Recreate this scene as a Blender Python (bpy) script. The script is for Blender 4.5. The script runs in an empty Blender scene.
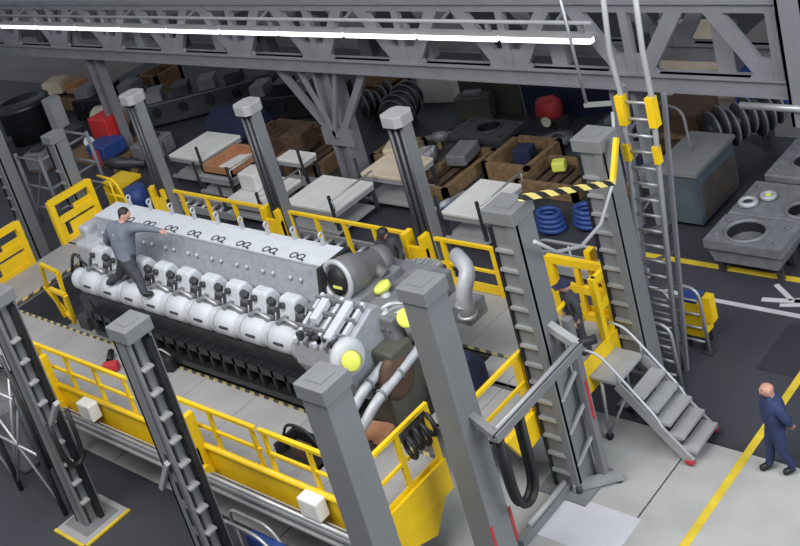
import bpy, bmesh, math, random
from mathutils import Vector, Matrix
random.seed(7)
SC = bpy.context.scene
COL = SC.collection
PI = math.pi

# ------------------------------------------------------------------ camera
cam_d = bpy.data.cameras.new('camera')
cam = bpy.data.objects.new('camera', cam_d); COL.objects.link(cam)
ca, cb, cc = -.82474, .33760, -.28100
F = Vector((math.cos(cb)*math.sin(ca), math.cos(cb)*math.cos(ca), -math.sin(cb)))
R0 = Vector((math.cos(ca), -math.sin(ca), 0)); U0 = R0.cross(F)
R = R0*math.cos(cc) + U0*math.sin(cc); U = -R0*math.sin(cc) + U0*math.cos(cc)
m = Matrix((R, U, -F)).transposed().to_4x4(); m.translation = Vector((1.581, -1.232, 12.6))
cam.matrix_world = m
cam_d.sensor_width = 36; cam_d.lens = 1164.69/800*36; cam_d.shift_x = .0507; cam_d.shift_y = -.2394;   # the photo is the lower part of a larger frame
cam_d.clip_end = 200
SC.camera = cam

# ------------------------------------------------------------------ light
w = bpy.data.worlds.new('world'); SC.world = w; w.use_nodes = True
bg = w.node_tree.nodes['Background']
bg.inputs[0].default_value = (.80, .88, 1.0, 1); bg.inputs[1].default_value = .40
def area(name, loc, size, power, col, target):
    d = bpy.data.lights.new(name, 'AREA'); d.shape = 'RECTANGLE'; d.size, d.size_y = size
    d.energy = power; d.color = col
    o = bpy.data.objects.new(name, d); COL.objects.link(o); o.location = loc
    o.rotation_euler = (Vector(target)-Vector(loc)).to_track_quat('-Z', 'Y').to_euler()
    return o
area('roof_skylight', (-10, 1, 17), (16, 6), 3600, (1, .98, .95), (-14, 10, 0))
area('side_fill', (9, 9, 13), (10, 8), 3200, (.86, .93, 1), (-13, 10, 1))  # added fill light out of view, brightens the right-hand column faces
SC.view_settings.view_transform = 'Standard'; SC.view_settings.look = 'None'
SC.view_settings.gamma = 1; SC.view_settings.exposure = 0; SC.view_settings.use_curve_mapping = False

# ------------------------------------------------------------------ materials
def mat(name, col, rough=.5, metal=0, var=.12, scale=6, emit=0, bump=0):
    M = bpy.data.materials.new(name); M.use_nodes = True
    nt = M.node_tree; b = nt.nodes['Principled BSDF']
    tc = nt.nodes.new('ShaderNodeTexCoord'); nz = nt.nodes.new('ShaderNodeTexNoise')
    nz.inputs['Scale'].default_value = scale; nz.inputs['Detail'].default_value = 5
    nt.links.new(tc.outputs['Object'], nz.inputs['Vector'])
    rp = nt.nodes.new('ShaderNodeValToRGB'); rp.color_ramp.elements[0].position = .3; rp.color_ramp.elements[1].position = .7
    rp.color_ramp.elements[0].color = tuple(max(0, c*(1-var)) for c in col)+(1,)
    rp.color_ramp.elements[1].color = tuple(min(1, c*(1+var)) for c in col)+(1,)
    nt.links.new(nz.outputs['Fac'], rp.inputs['Fac']); nt.links.new(rp.outputs['Color'], b.inputs['Base Color'])
    b.inputs['Roughness'].default_value = rough; b.inputs['Metallic'].default_value = metal
    if emit:
        b.inputs['Emission Color'].default_value = (*col, 1); b.inputs['Emission Strength'].default_value = emit
    if bump:
        bp = nt.nodes.new('ShaderNodeBump'); bp.inputs['Strength'].default_value = bump
        nt.links.new(nz.outputs['Fac'], bp.inputs['Height']); nt.links.new(bp.outputs['Normal'], b.inputs['Normal'])
    return M
def stripes(name, c1, c2, freq, axis=(1, 1, 0)):
    M = bpy.data.materials.new(name); M.use_nodes = True
    nt = M.node_tree; b = nt.nodes['Principled BSDF']; b.inputs['Roughness'].default_value = .6
    tc = nt.nodes.new('ShaderNodeTexCoord')
    dp = nt.nodes.new('ShaderNodeVectorMath'); dp.operation = 'DOT_PRODUCT'; dp.inputs[1].default_value = [a*freq for a in axis]
    fr = nt.nodes.new('ShaderNodeMath'); fr.operation = 'FRACT'
    gt = nt.nodes.new('ShaderNodeMath'); gt.operation = 'GREATER_THAN'; gt.inputs[1].default_value = .5
    mx = nt.nodes.new('ShaderNodeMix'); mx.data_type = 'RGBA'
    mx.inputs[6].default_value = (*c1, 1); mx.inputs[7].default_value = (*c2, 1)
    nt.links.new(tc.outputs['Object'], dp.inputs[0]); nt.links.new(dp.outputs['Value'], fr.inputs[0])
    nt.links.new(fr.outputs[0], gt.inputs[0]); nt.links.new(gt.outputs[0], mx.inputs[0]); nt.links.new(mx.outputs[2], b.inputs['Base Color'])
    return M
M = dict(
    paleplate=mat('pale_plate', (.50, .50, .53), .7, 0, .05, 2),
    concrete=mat('concrete', (.36, .36, .345), .85, 0, .10, 1.5, bump=.05),
    epoxy=mat('dark_floor_coating', (.042, .042, .053), .55, 0, .12, .8),
    floorshade=mat('painted_floor_shadow', (.026, .026, .033), .6, 0, .12, .8),  # floor colour darkened, for the painted shadow patch
    hallfloor=mat('worn_hall_floor', (.21, .185, .18), .8, 0, .12, .8),
    deck=mat('deck_plate', (.33, .325, .325), .7, .1, .10, 1.2),
    grey=mat('grey_paint', (.185, .19, .195), .45, .1, .07, 2),
    lgrey=mat('light_grey_paint', (.34, .34, .345), .5, .1, .08, 3),
    truss=mat('truss_paint', (.205, .205, .225), .55, .1, .10, 2),
    deckgrey=mat('walkway_plate', (.26, .25, .235), .7, 0, .15, 1),
    steel=mat('galvanised_steel', (.42, .43, .44), .4, .5, .12, 8),
    dsteel=mat('dark_steel', (.055, .057, .065), .5, .4, .2, 6),
    rail=mat('guide_rail_steel', (.030, .030, .036), .35, .5, .2, 5),
    tube=mat('ram_tube_steel', (.045, .047, .055), .4, .3, .15, 5),
    yellow=mat('yellow_paint', (.80, .52, .008), .45, 0, .07, 3),
    ylw2=mat('yellow_floor_paint', (.62, .45, .03), .7, 0, .15, 3),
    white=mat('white_floor_paint', (.52, .52, .53), .7, 0, .12, 3),
    black=mat('black_rubber', (.012, .012, .014), .6, 0, .2, 8),
    engsilver=mat('engine_silver', (.41, .42, .45), .5, .15, .12, 7, bump=.05),
    engwhite=mat('engine_white', (.50, .52, .56), .55, .0, .05, 5),
    enggrey=mat('engine_grey', (.33, .34, .375), .5, .2, .12, 9),
    cast=mat('cast_iron_grey', (.20, .205, .22), .55, .3, .18, 5, bump=.1),
    turbo=mat('turbo_brown_grey', (.155, .145, .150), .6, .2, .12, 5),
    lime=mat('lime_plastic', (.75, .80, .13), .5, 0, .05, 5),
    table=mat('white_laminate', (.70, .69, .66), .5, 0, .05, 4),
    tan=mat('tan_cardboard', (.62, .52, .40), .8, 0, .08, 4),
    wood=mat('pallet_wood', (.20, .125, .06), .8, 0, .3, 8),
    dwood=mat('dark_wood', (.085, .048, .03), .8, 0, .3, 8),
    orange=mat('orange_cardboard', (.42, .20, .10), .8, 0, .15, 6),
    red=mat('red_paint', (.50, .02, .02), .5, 0, .1, 5),
    dred=mat('worn_red_paint', (.42, .03, .04), .55, 0, .15, 5),
    blue=mat('blue_paint', (.02, .055, .22), .5, 0, .15, 5),
    navy=mat('navy_cloth', (.012, .018, .055), .8, 0, .25, 5),
    navywall=mat('navy_board', (.010, .016, .050), .7, 0, .1, 1),
    teal=mat('cabinet_teal_grey', (.085, .110, .130), .5, .2, .12, 2),
    cabdark=mat('cabinet_dark_side', (.075, .062, .055), .6, .1, .2, 3),
    cream=mat('cream_paint', (.42, .42, .33), .6, 0, .1, 4),
    olive=mat('olive_grey_paint', (.075, .075, .06), .6, .1, .15, 4),
    skin=mat('skin', (.50, .27, .20), .6, 0, .08, 8),
    jacket=mat('navy_jacket', (.022, .035, .10), .8, 0, .25, 9),
    trousers=mat('navy_trousers', (.020, .032, .09), .8, 0, .25, 9),
    greyshirt=mat('grey_overall', (.13, .15, .19), .8, 0, .15, 9),
    darkcloth=mat('dark_trousers', (.035, .037, .047), .8, 0, .2, 9),
    shoe=mat('black_shoes', (.008, .008, .009), .5, 0, .1, 8),
    hair=mat('dark_hair', (.015, .012, .010), .6, 0, .2, 20),
    eye=mat('eye', (.02, .015, .012), .2, 0, 0, 5),
    hoodie=mat('charcoal_overall', (.040, .043, .052), .8, 0, .2, 9),
    tubelight=mat('fluorescent_tube', (.95, .98, 1.0), .4, 0, 0, 1, emit=2.2),
    wallp=mat('pale_wall', (.30, .26, .25), .8, 0, .06, .6),
    hazard=stripes('hazard_edge', (.42, .35, .16), (.07, .07, .07), 4.0, (1, .9, 0)),
    hazard_y=stripes('hazard_edge_cross', (.55, .43, .14), (.05, .05, .05), 3.2, (.9, 1, 0)),
    armhaz=stripes('hazard_bar', (.85, .68, .20), (.02, .02, .02), 4.2, (0, 1, .9)),
)

# ------------------------------------------------------------------ refit to the final camera
# Coordinates below follow an earlier camera fit to image pixels; refitting scales x, y
# and shifts each thing by its height (level()) to match the final camera.
OFF = Vector((0, 0, 0)); FIT_SCALE = Vector((.9282, .9193, 1))
def level(z):
    OFF.x, OFF.y = .1255*z, -.0978*z
def refit(p): return Vector((p[0]*FIT_SCALE.x+OFF.x, p[1]*FIT_SCALE.y+OFF.y, p[2]))
# ------------------------------------------------------------------ mesh builder
class MB:
    def __init__(s): s.v = []; s.f = []; s.sm = []
    def add(s, vs, fs, smooth=False):
        n = len(s.v); s.v += [Vector(p) for p in vs]; s.f += [[i+n for i in f] for f in fs]; s.sm += [smooth]*len(fs); return s
    def box(s, a, b):
        x0, x1 = sorted((a[0], b[0])); y0, y1 = sorted((a[1], b[1])); z0, z1 = sorted((a[2], b[2]))
        return s.add([(x0,y0,z0),(x1,y0,z0),(x1,y1,z0),(x0,y1,z0),(x0,y0,z1),(x1,y0,z1),(x1,y1,z1),(x0,y1,z1)],
                     [(3,2,1,0),(4,5,6,7),(0,1,5,4),(1,2,6,5),(2,3,7,6),(3,0,4,7)])
    def cbox(s, c, d, rz=0):
        q = Matrix.Rotation(rz, 3, 'Z'); n = len(s.v)
        s.box([-k/2 for k in d], [k/2 for k in d])
        for i in range(n, len(s.v)): s.v[i] = q @ s.v[i] + Vector(c)
        return s
    def frame(s, p, q, ref=None):
        d = (Vector(q)-Vector(p)); L = d.length; d = d/L
        r = Vector(ref) if ref else (Vector((0,0,1)) if abs(d.z) < .9 else Vector((0,1,0)))
        a = d.cross(r).normalized(); b = a.cross(d).normalized(); return d, a, b, L
    def bar(s, p, q, wd, h=None, ref=None):
        h = h or wd; d, a, b, L = s.frame(p, q, ref); p = Vector(p); q = Vector(q)
        vs = []
        for e in (p, q):
            for i, j in ((-1,-1),(1,-1),(1,1),(-1,1)): vs.append(e + a*i*wd/2 + b*j*h/2)
        return s.add(vs, [(0,1,2,3),(7,6,5,4),(0,4,5,1),(1,5,6,2),(2,6,7,3),(3,7,4,0)])
    def tube(s, p, q, r, r2=None, n=10, caps=True):
        r2 = r if r2 is None else r2; d, a, b, L = s.frame(p, q); p = Vector(p); q = Vector(q); vs = []
        for e, rr in ((p, r), (q, r2)):
            for i in range(n):
                t = 2*PI*i/n; vs.append(e + (a*math.cos(t) + b*math.sin(t))*rr)
        s.add(vs, [(i, (i+1) % n, n+(i+1) % n, n+i) for i in range(n)], True)
        k = len(s.v)-2*n
        if caps: s.f += [[k+i for i in range(n)][::-1], [k+n+i for i in range(n)]]; s.sm += [False]*2
        return s
    def path(s, pts, r, n=8):
        pts = [Vector(p) for p in pts]; vs = []; a = None
        for i, p in enumerate(pts):
            d = (pts[min(i+1, len(pts)-1)]-pts[max(i-1, 0)]).normalized()
            if a is None:
                a = d.cross(Vector((0,0,1)) if abs(d.z) < .9 else Vector((0,1,0))).normalized()
            else: a = (a - d*a.dot(d)).normalized()
            b = d.cross(a)
            for j in range(n):
                t = 2*PI*j/n; vs.append(p + (a*math.cos(t)+b*math.sin(t))*r)
        fs = [(i*n+j, i*n+(j+1) % n, (i+1)*n+(j+1) % n, (i+1)*n+j) for i in range(len(pts)-1) for j in range(n)]
        s.add(vs, fs, True); k = len(s.v)-len(vs)
        s.f += [[k+i for i in range(n)][::-1], [k+(len(pts)-1)*n+i for i in range(n)]]; s.sm += [False]*2
        return s
    def lathe(s, c, axis, prof, n=20):      # prof: (distance along axis, radius)
        c = Vector(c); d, a, b, L = s.frame(c, c+Vector(axis)); vs = []
        for h, r in prof:
            for j in range(n):
                t = 2*PI*j/n; vs.append(c + d*h + (a*math.cos(t)+b*math.sin(t))*r)
        s.add(vs, [(i*n+j, i*n+(j+1) % n, (i+1)*n+(j+1) % n, (i+1)*n+j) for i in range(len(prof)-1) for j in range(n)], True)
        return s
    def prism(s, poly, ax, a, b):           # polygon in the two other axes, extruded along ax
        def P(u, v, t): l = [u, v]; l.insert(ax, t); return l
        n = len(poly); vs = [P(u, v, a) for u, v in poly]+[P(u, v, b) for u, v in poly]
        return s.add(vs, [tuple(range(n))[::-1], tuple(range(n, 2*n))]+[(i, (i+1) % n, n+(i+1) % n, n+i) for i in range(n)])
    def ring(s, c, axis, R_, r, n=18, k=6):
        c = Vector(c); d, a, b, L = s.frame(c, c+Vector(axis)); vs = []
        for i in range(n):
            t = 2*PI*i/n; e = a*math.cos(t)+b*math.sin(t)
            for j in range(k):
                u = 2*PI*j/k; vs.append(c + e*(R_+r*math.cos(u)) + d*r*math.sin(u))
        return s.add(vs, [(i*k+j, ((i+1) % n)*k+j, ((i+1) % n)*k+(j+1) % k, i*k+(j+1) % k) for i in range(n) for j in range(k)], True)
    def plate_hole(s, x0, x1, y0, y1, z0, z1, cx, cy, r, n=24):
        # rectangular plate with a round hole
        def edge(t):
            dx, dy = math.cos(t), math.sin(t); k = 1e9
            if dx > 1e-6: k = min(k, (x1-cx)/dx)
            if dx < -1e-6: k = min(k, (x0-cx)/dx)
            if dy > 1e-6: k = min(k, (y1-cy)/dy)
            if dy < -1e-6: k = min(k, (y0-cy)/dy)
            return (cx+dx*k, cy+dy*k)
        ts = sorted([2*PI*i/n for i in range(n)]+[math.atan2(y-cy, x-cx) % (2*PI) for x in (x0, x1) for y in (y0, y1)])
        N = len(ts); vs = []
        for zz in (z0, z1):
            for t in ts: vs.append((cx+r*math.cos(t), cy+r*math.sin(t), zz))
            for t in ts: vs.append((*edge(t), zz))
        fs = []
        for i in range(N):
            j = (i+1) % N
            fs += [(2*N+i, 2*N+N+i, 2*N+N+j, 2*N+j), (i, j, N+j, N+i), (i, 2*N+i, 2*N+j, j), (N+i, N+j, 3*N+j, 3*N+i)]
        return s.add(vs, fs)
    def build(s, name, mt, parent=None, label=None, bevel=0):
        me = bpy.data.meshes.new(name); off = Vector(parent_loc(parent)) if parent else Vector((0,0,0))
        me.from_pydata([refit(v)-off for v in s.v], [], s.f); me.update()
        bm = bmesh.new(); bm.from_mesh(me); bmesh.ops.recalc_face_normals(bm, faces=bm.faces); bm.to_mesh(me); bm.free()
        me.polygons.foreach_set('use_smooth', s.sm)
        me.materials.append(M[mt] if isinstance(mt, str) else mt)
        o = bpy.data.objects.new(name, me); COL.objects.link(o)
        if parent: o.parent = parent
        if label: o['label'] = label
        if bevel:
            md = o.modifiers.new('bevel', 'BEVEL'); md.width = bevel; md.segments = 2; md.limit_method = 'ANGLE'
        return o
def parent_loc(p):
    l = Vector((0,0,0))
    while p: l += p.location; p = p.parent
    return l
def tag(o, label, cat, group=None, kind=None):
    o['label'] = label; o['category'] = cat
    if group: o['group'] = group
    if kind: o['kind'] = kind
    return o
def thing(name, label, cat, loc=(0,0,0), group=None):
    o = bpy.data.objects.new(name, None); COL.objects.link(o); o.location = refit(loc); o.empty_display_size = .2
    return tag(o, label, cat, group)
def struct(o): o['kind'] = 'structure'; return o
def kids(o): return list(o.children)
def copy_tree(o, parent=None):
    c = o.copy(); COL.objects.link(c); c.parent = parent
    for ch in kids(o): copy_tree(ch, c)
    return c
def arc(pts, k=4):                      # round the corners of a polyline
    pts = [Vector(p) for p in pts]; out = [pts[0]]
    for i in range(1, len(pts)-1):
        a, p, b = pts[i-1], pts[i], pts[i+1]
        ra = min(.25, (a-p).length/2.2); rb = min(.25, (b-p).length/2.2)
        s_ = p+(a-p).normalized()*ra; e = p+(b-p).normalized()*rb
        for t in range(k+1):
            t /= k; out.append(s_*(1-t)**2 + p*2*t*(1-t) + e*t*t)
    return out+[pts[-1]]

# ================================================================== SETTING
struct(MB().box((-75, -6, -.3), (12, 60, 0)).build('floor', 'epoxy'))
struct(MB().box((-24, 7.45, 0), (8, 12.63, .006)).build('trim_1', 'concrete'))                # pale concrete strip
struct(MB().box((-14.5, 23.6, 0), (12, 60, .006)).build('trim_2', 'hallfloor'))
struct(MB().box((-75, 23.0, 0), (-40, 60, .006)).build('trim_11', 'hallfloor'))
struct(MB().box((-6.77, 4, .006), (-6.63, 19, .012)).build('trim_3', 'ylw2'))
struct(MB().box((-12, 16.46, 0), (8, 16.58, .01)).build('trim_4', 'white'))
struct(MB().box((-12.5, 17.6, 0), (8, 17.76, .01)).build('trim_5', 'ylw2'))
a = MB(); a.bar((-8.3, 16.83, .006), (-7.5, 17.0, .006), .13, .01); a.bar((-7.75, 16.98, .006), (-8.25, 17.4, .006), .11, .01); a.bar((-7.7, 16.98, .006), (-6.6, 17.25, .006), .16, .01); a.bar((-7.9, 16.75, .006), (-7.3, 16.95, .006), .1, .01)
struct(a.build('trim_6', 'white'))
struct(MB().box((-7.5, 14.75, 0), (-4.5, 16.25, .008)).build('trim_shadow', 'floorshade'))  # shadow on the floor, painted as a darker rectangle
struct(MB().box((-9.0, 9.55, .006), (-7.55, 10.55, .012)).build('trim_8', 'paleplate'))
a = MB()
for x in (-7.62, -13, -18): a.box((x-.012, 7.5, .006), (x+.012, 12.6, .0085))
a.box((-24, 12.6, .004), (8, 12.66, .011))
struct(a.build('trim_9', 'dsteel'))
struct(MB().box((-75, 34, 0), (12, 34.3, 9)).build('wall_back', 'wallp'))
struct(MB().box((-18.6, 23.8, 0), (-15.6, 23.9, 1.5)).build('wall_partition', 'navywall'))
struct(MB().box((-20.9, 23.75, 0), (-18.7, 23.85, 1.4)).build('wall_screen', 'olive'))
struct(MB().box((-19.9, 4.6, 0), (-18.7, 4.85, .01)).build('trim_10', 'ylw2'))

# ================================================================== GANTRY
level(4.4)
def girder(yf, label, z0=3.42, z1=5.3):
    t = thing('truss_girder', label, 'girder', (-24, yf, 0))
    MB().box((-48, yf, z0), (-8.35, yf+.12, z0+.36)).box((-48, yf-.1, z0), (-8.35, yf+.25, z0+.05)).box((-48, yf-.1, z0+.32), (-8.35, yf+.25, z0+.36)).build('bottom_chord', 'truss', t)
    MB().box((-48, yf, z1-.25), (-8.35, yf+.12, z1)).box((-48, yf-.1, z1-.05), (-8.35, yf+.25, z1)).build('top_chord', 'truss', t)
    for i in range(13):
        x = -8.6 - 3.2*i
        wd = .2
        for sgn in (-1, 1):
            if i == 0 and sgn == 1: continue
            MB().bar((x+sgn*.22, yf+.06, z0+.3), (x+sgn*1.25, yf+.06, z1-.15), .32, .14, (0, 1, 0)).build('diagonal_brace', 'truss', t)
        MB().box((x-wd/2, yf-.02, z0+.3), (x+wd/2, yf+.14, z1-.2)).build('upright', 'truss', t)
        MB().prism([(x-.6, z0+.36), (x+.6, z0+.36), (x+.35, z0+.75), (x-.35, z0+.75)], 1, yf+.0, yf+.1).build('gusset_plate', 'truss', t)
    return t
level(4.4)
g1 = girder(18.9, 'long grey truss girder across the hall, its front face behind the strip lights')
girder(20.5, 'rear grey truss girder seen through the gaps of the front one')
t = thing('walkway', 'grey plate walkway on top of the truss girders', 'walkway', (-24, 20, 5.3))
MB().box((-48, 20.2, 5.3), (-8.3, 24.5, 5.38)).build('walkway_plate', 'deckgrey', t)
MB().box((-48, 18.85, 5.3), (-8.3, 19.15, 5.36)).build('edge_angle', 'truss', t)
for i in range(11):
    x = -9.5-3.3*i
    MB().box((x-.09, 18.9, 5.2), (x+.09, 20.6, 5.32)).build('cross_beam', 'truss', t)
for i in range(9):
    x = -10.5-3.2*i
    MB().box((x-.12, 24.3, 5.38), (x+.12, 24.45, 6.6)).build('upright', 'truss', t)
MB().box((-48, 24.35, 6.2), (-8.3, 24.45, 6.6)).build('handrail_plate', 'deckgrey', t)
for i in range(15):
    x = -9.8-2.0*i
    MB().box((x-.2, 19.15, 3.75), (x+.2, 19.5, 4.4+.3*(i % 3 == 0))).build('junction_box', 'dsteel' if i % 2 else 'truss', g1)
level(2.2)
def gantry_leg(x, label, y=18.95, braces=True):
    t = thing('gantry_leg', label, 'support leg', (x, y, 0))
    for sx in (-.26, .26): MB().box((x+sx-.06, y-.06, 0), (x+sx+.06, y+(.5 if braces else .25), 3.42)).build('post', 'truss', t)
    if braces: MB().box((x-.25, y+.15, 0), (x+.25, y+.25, 3.42)).build('web_plate', 'truss', t)
    else:
        for k in range(5): MB().bar((x-.26, y+.2, .3+.6*k), (x+.26, y+.2, .9+.6*k), .06).build('lattice_bar', 'truss', t)
    if braces:
        for sg in (-1, 1):
            MB().bar((x+sg*.2, y-.02, 1.5), (x+sg*1.75, y-.02, 3.42), .2, .14, (0, 1, 0)).build('knee_brace', 'truss', t)
            MB().bar((x+sg*.05, y-.12, 1.45), (x-sg*.75, y-.12, 3.42), .12, .1, (0, 1, 0)).build('knee_brace', 'truss', t)
        MB().box((x-.55, y-.1, 1.2), (x+.55, y-.02, 1.7)).build('gusset_plate', 'truss', t)
    MB().box((x-.5, y-.3, 0), (x+.5, y+.7, .05)).build('base_plate', 'dsteel', t)
    return t
gantry_leg(-21.5, 'braced grey gantry leg spreading into a fan of knee braces in the picture centre')
gantry_leg(-12.05, 'grey gantry leg standing behind the tall ladder', braces=False)
gantry_leg(-32.7, 'grey twin gantry leg at the left behind the rear lifting column', braces=False)
level(4.4)
t = thing('gantry_end_column', 'broad grey column closing the truss at the right edge', 'column', (-8.2, 18.9, 0))
MB().box((-8.42, 18.75, 2.9), (-7.9, 18.8, 6.5)).box((-8.42, 18.75, 2.9), (-8.36, 19.3, 6.5)).box((-7.96, 18.75, 2.9), (-7.9, 19.3, 6.5)).box((-8.3, 19.2, 0), (-8, 19.3, 6.5)).build('shaft', 'truss', t)
MB().tube((-9.4, 18.7, 3.3), (-7.6, 18.7, 3.3), .07).build('pipe', 'steel', t)
# strip lights
ORD = ['first', 'second', 'third', 'fourth', 'fifth', 'sixth', 'seventh', 'eighth', 'ninth', 'tenth']
for i in range(10):
    x1 = -12.38-2.46*i; x0 = x1-2.4
    t = thing('strip_light', 'bright white strip light along the truss, %s from the right end of its row' % ORD[i], 'strip light', ((x0+x1)/2, 18.55, 4.6), 'strip lights along the truss')
    MB().box((x0, 18.46, 4.66), (x1, 18.64, 4.74)).build('housing', 'lgrey', t)
    MB().prism([(18.46, 4.54), (18.64, 4.54), (18.64, 4.66), (18.46, 4.66)], 0, x0+.03, x1-.03).build('diffuser', 'tubelight', t)
    MB().box((x1-.3, 18.5, 4.74), (x1-.2, 18.6, 4.98)).build('hanger', 'truss', t)
t = thing('light_rail', 'thin grey conduit running above the row of strip lights', 'conduit', (-24, 18.5, 4.95))
MB().tube((-40, 18.5, 4.98), (-12.3, 18.5, 4.98), .045).build('pipe', 'lgrey', t)
for i in range(8):
    x = -13.2-3.2*i; MB().bar((x, 18.52, 4.98), (x, 18.95, 5.1), .05).build('bracket', 'truss', t)
t = thing('hanging_pole', 'thin grey pole hanging in front of the truss with a cross arm at its foot', 'pole', (-12.45, 18, 3.4))
MB().tube((-12.5, 18, 3.43), (-12.6, 18, 6.2), .035).build('pole', 'steel', t)
MB().bar((-12.55, 18, 3.42), (-11.9, 18, 3.5), .08).build('cross_arm', 'lgrey', t)

level(2.6)
# ================================================================== LIFTING COLUMNS
def column(label, x, y, zt, wd, kind, group='lifting columns around the engine platform', dk=False, slots=False, cap=True):
    t = thing('lifting_column', label, 'lifting column', (x, y, 0), group)
    h = wd/2; z0 = .04
    if kind == 'plain':
        MB().box((x-h, y-h, z0), (x+h, y+h, zt-.22)).build('shaft', 'grey', t, bevel=.015)
    elif kind == 'right_open':
        b = MB().box((x-h, y-h, z0), (x+h*.75, y-h+.05, zt-.22)).box((x-h, y-h, z0), (x-h+.05, y+h, zt-.22)).box((x-h, y+h-.05, z0), (x+h*.75, y+h, zt-.22))
        b.box((x+h*.3, y-h, z0), (x+h*.4, y+h, zt-.22)); b.build('shaft', 'grey', t)
        MB().box((x+h*.1, y+h-.16, z0), (x+h+.02, y+h-.06, zt-.3)).build('guide_rail', 'rail', t)
        MB().box((x+h*.4, y-h+.1, z0), (x+h*.6, y-h+.13, zt-.3)).build('cable_strip', 'dsteel', t)
        n = int((zt-.8)/.42)
        for i in range(n):
            z = .5+.42*i; MB().box((x+.05, y-h+.05, z), (x+h+.02, y+h-.2, z+.035)).build('rung', 'lgrey', t)
        if slots:
            for i in range(5):
                z = .5+.5*i; MB().box((x-.04, y-h-.004, z), (x+.04, y-h, z+.32)).build('slot', 'black', t)
    elif kind == 'front_rungs':
        b = MB().box((x+h-.14, y-h, z0), (x+h, y+h, zt-.22)).box((x-h+.05, y-h+.045, z0), (x+h, y-h+.1, zt-.22)).box((x-h+.05, y-h+.08, z0), (x-h+.1, y+h, zt-.22)); b.build('shaft', 'grey', t)
        MB().box((x-h, y-h, z0), (x-h+.05, y-h+.2, zt-.3)).build('guide_rail', 'rail', t)
        n = int((zt-.7)/.33)
        for i in range(n):
            z = .35+.33*i; MB().box((x-h+.05, y-h-.015, z), (x+h-.12, y-h+.05, z+.045)).build('rung', 'steel', t)
    elif kind == 'front_tubes':
        MB().box((x+h*1.05, y-h*.7, z0), (x+h*1.25, y+h*.5, zt-.2)).box((x-h, y+h*.4, z0), (x+h*1.2, y+h*.5, zt-.2)).box((x-h*1.1, y-h*.3, z0), (x-h, y+h*.5, zt-.2)).build('shaft', 'grey', t)
        for i, px in enumerate((-.75, .0, .75)):
            MB().tube((x+h*px, y-h*.5, z0), (x+h*px, y-h*.5, zt-.2), .058).build('ram_tube', 'tube', t)
        for px in (-.38, .38): MB().box((x+h*(px-.1), y-h*.35, z0), (x+h*(px+.1), y-h*.1, zt-.3)).build('guide_rail', 'rail', t)
    if cap:
        c = h*(1.3 if kind == 'front_tubes' else 1.14)
        MB().prism([(x-c, y-c*.6), (x-c*.6, y-c), (x+c*.6, y-c), (x+c, y-c*.6), (x+c, y+c*.6), (x+c*.6, y+c), (x-c*.6, y+c), (x-c, y+c*.6)] if kind == 'front_tubes'
                   else [(x-c, y-c), (x+c, y-c), (x+c, y+c), (x-c, y+c)], 2, zt-.22, zt).build('cap', 'lgrey' if kind == 'front_tubes' else 'grey', t, bevel=.015)
        if kind != 'front_tubes': MB().box((x-h*.6, y-h*.6, zt), (x+h*.6, y+h*.6, zt+.012)).build('cover_plate', 'grey', t)
    MB().box((x-wd*.9, y-wd*.9, .012), (x+wd*.9, y+wd*.9, .045)).build('base_plate', 'grey', t)
    return t
cA = column('broad plain grey lifting column at the front right with red marks near its foot', -9.25, 8.89, 5.0, .47, 'plain')
for yy in (8.66, 9.14): MB().box((-9.015, yy-.03, .55), (-9.005, yy+.03, 1.15)).build('red_mark', 'dred', cA)
column('plain grey lifting column rising from the bottom edge, in front of the deck rail', -9.12, 6.62, 5.0, .47, 'plain')
cC = column('grey lifting column with rungs in its open side and slots low down, left of the plain one', -13.2, 6.5, 5.0, .45, 'right_open', slots=True)
cD = column('leftmost front lifting column standing on a yellow edged base plate', -17.3, 6.45, 4.75, .43, 'right_open')
MB().box((-17.75, 5.85, .012), (-16.7, 5.91, .05)).box((-16.76, 5.85, .012), (-16.7, 6.95, .05)).build('floor_edge_marking', 'ylw2', cD)
MB().box((-17.75, 5.91, .012), (-16.76, 6.95, .04)).build('footing', 'lgrey', cD)
cE = column('tall ladder like grey lifting column with white rungs beside the stairs', -9.32, 11.15, 5.0, .52, 'front_rungs')
# second leg of that column with bracing
MB().box((-8.94, 11.3, .04), (-8.8, 11.44, 3.0)).build('brace_post', 'grey', cE)
for z in (.5, 1.1, 1.7):
    MB().bar((-9.07, 11.0, z), (-8.87, 11.36, z+.45), .05).build('lattice_bar', 'steel', cE)
MB().box((-8.8, 11.34, 1.2), (-8.79, 11.4, 1.9)).build('red_mark', 'dred', cE)
MB().bar((-9.2, 10.9, .12), (-8.6, 11.5, .12), .14, .12).build('foot', 'steel', cE)
for p in ((-8.65, 11.45), (-9.1, 10.92)):
    MB().tube((p[0], p[1], .012), (p[0], p[1], .16), .06).build('levelling_foot', 'dsteel', cE)
column('rear grey lifting column third from the left, with a light octagonal cap and dark tubes', -13.76, 13.72, 5.0, .42, 'front_tubes')
column('rear grey lifting column second from the left, with dark tubes, beside the white lift tables', -18.05, 13.6, 5.0, .42, 'front_tubes')
column('leftmost of the three rear lifting columns with octagonal caps', -22.31, 13.55, 5.0, .42, 'front_tubes')
column('grey lifting column with rungs standing against the tall ladder', -9.21, 13.58, 5.0, .50, 'front_rungs')
column('short grey lifting column behind the yellow end gate at the left', -25.7, 12.95, 3.98, .42, 'front_rungs')
column('grey lifting column cut by the left edge of the picture', -28.6, 12.7, 4.3, .42, 'front_rungs')
MB().bar((-16.12, 6.2, 3.0), (-16.66, 6.2, 2.45), .1, .08).build('hook_bracket', 'lgrey', cD)
MB().bar((-13.17, 6.25, 2.7), (-13.66, 6.25, 2.08), .1, .08).build('hook_bracket', 'lgrey', cC)
level(2.75)
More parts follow.
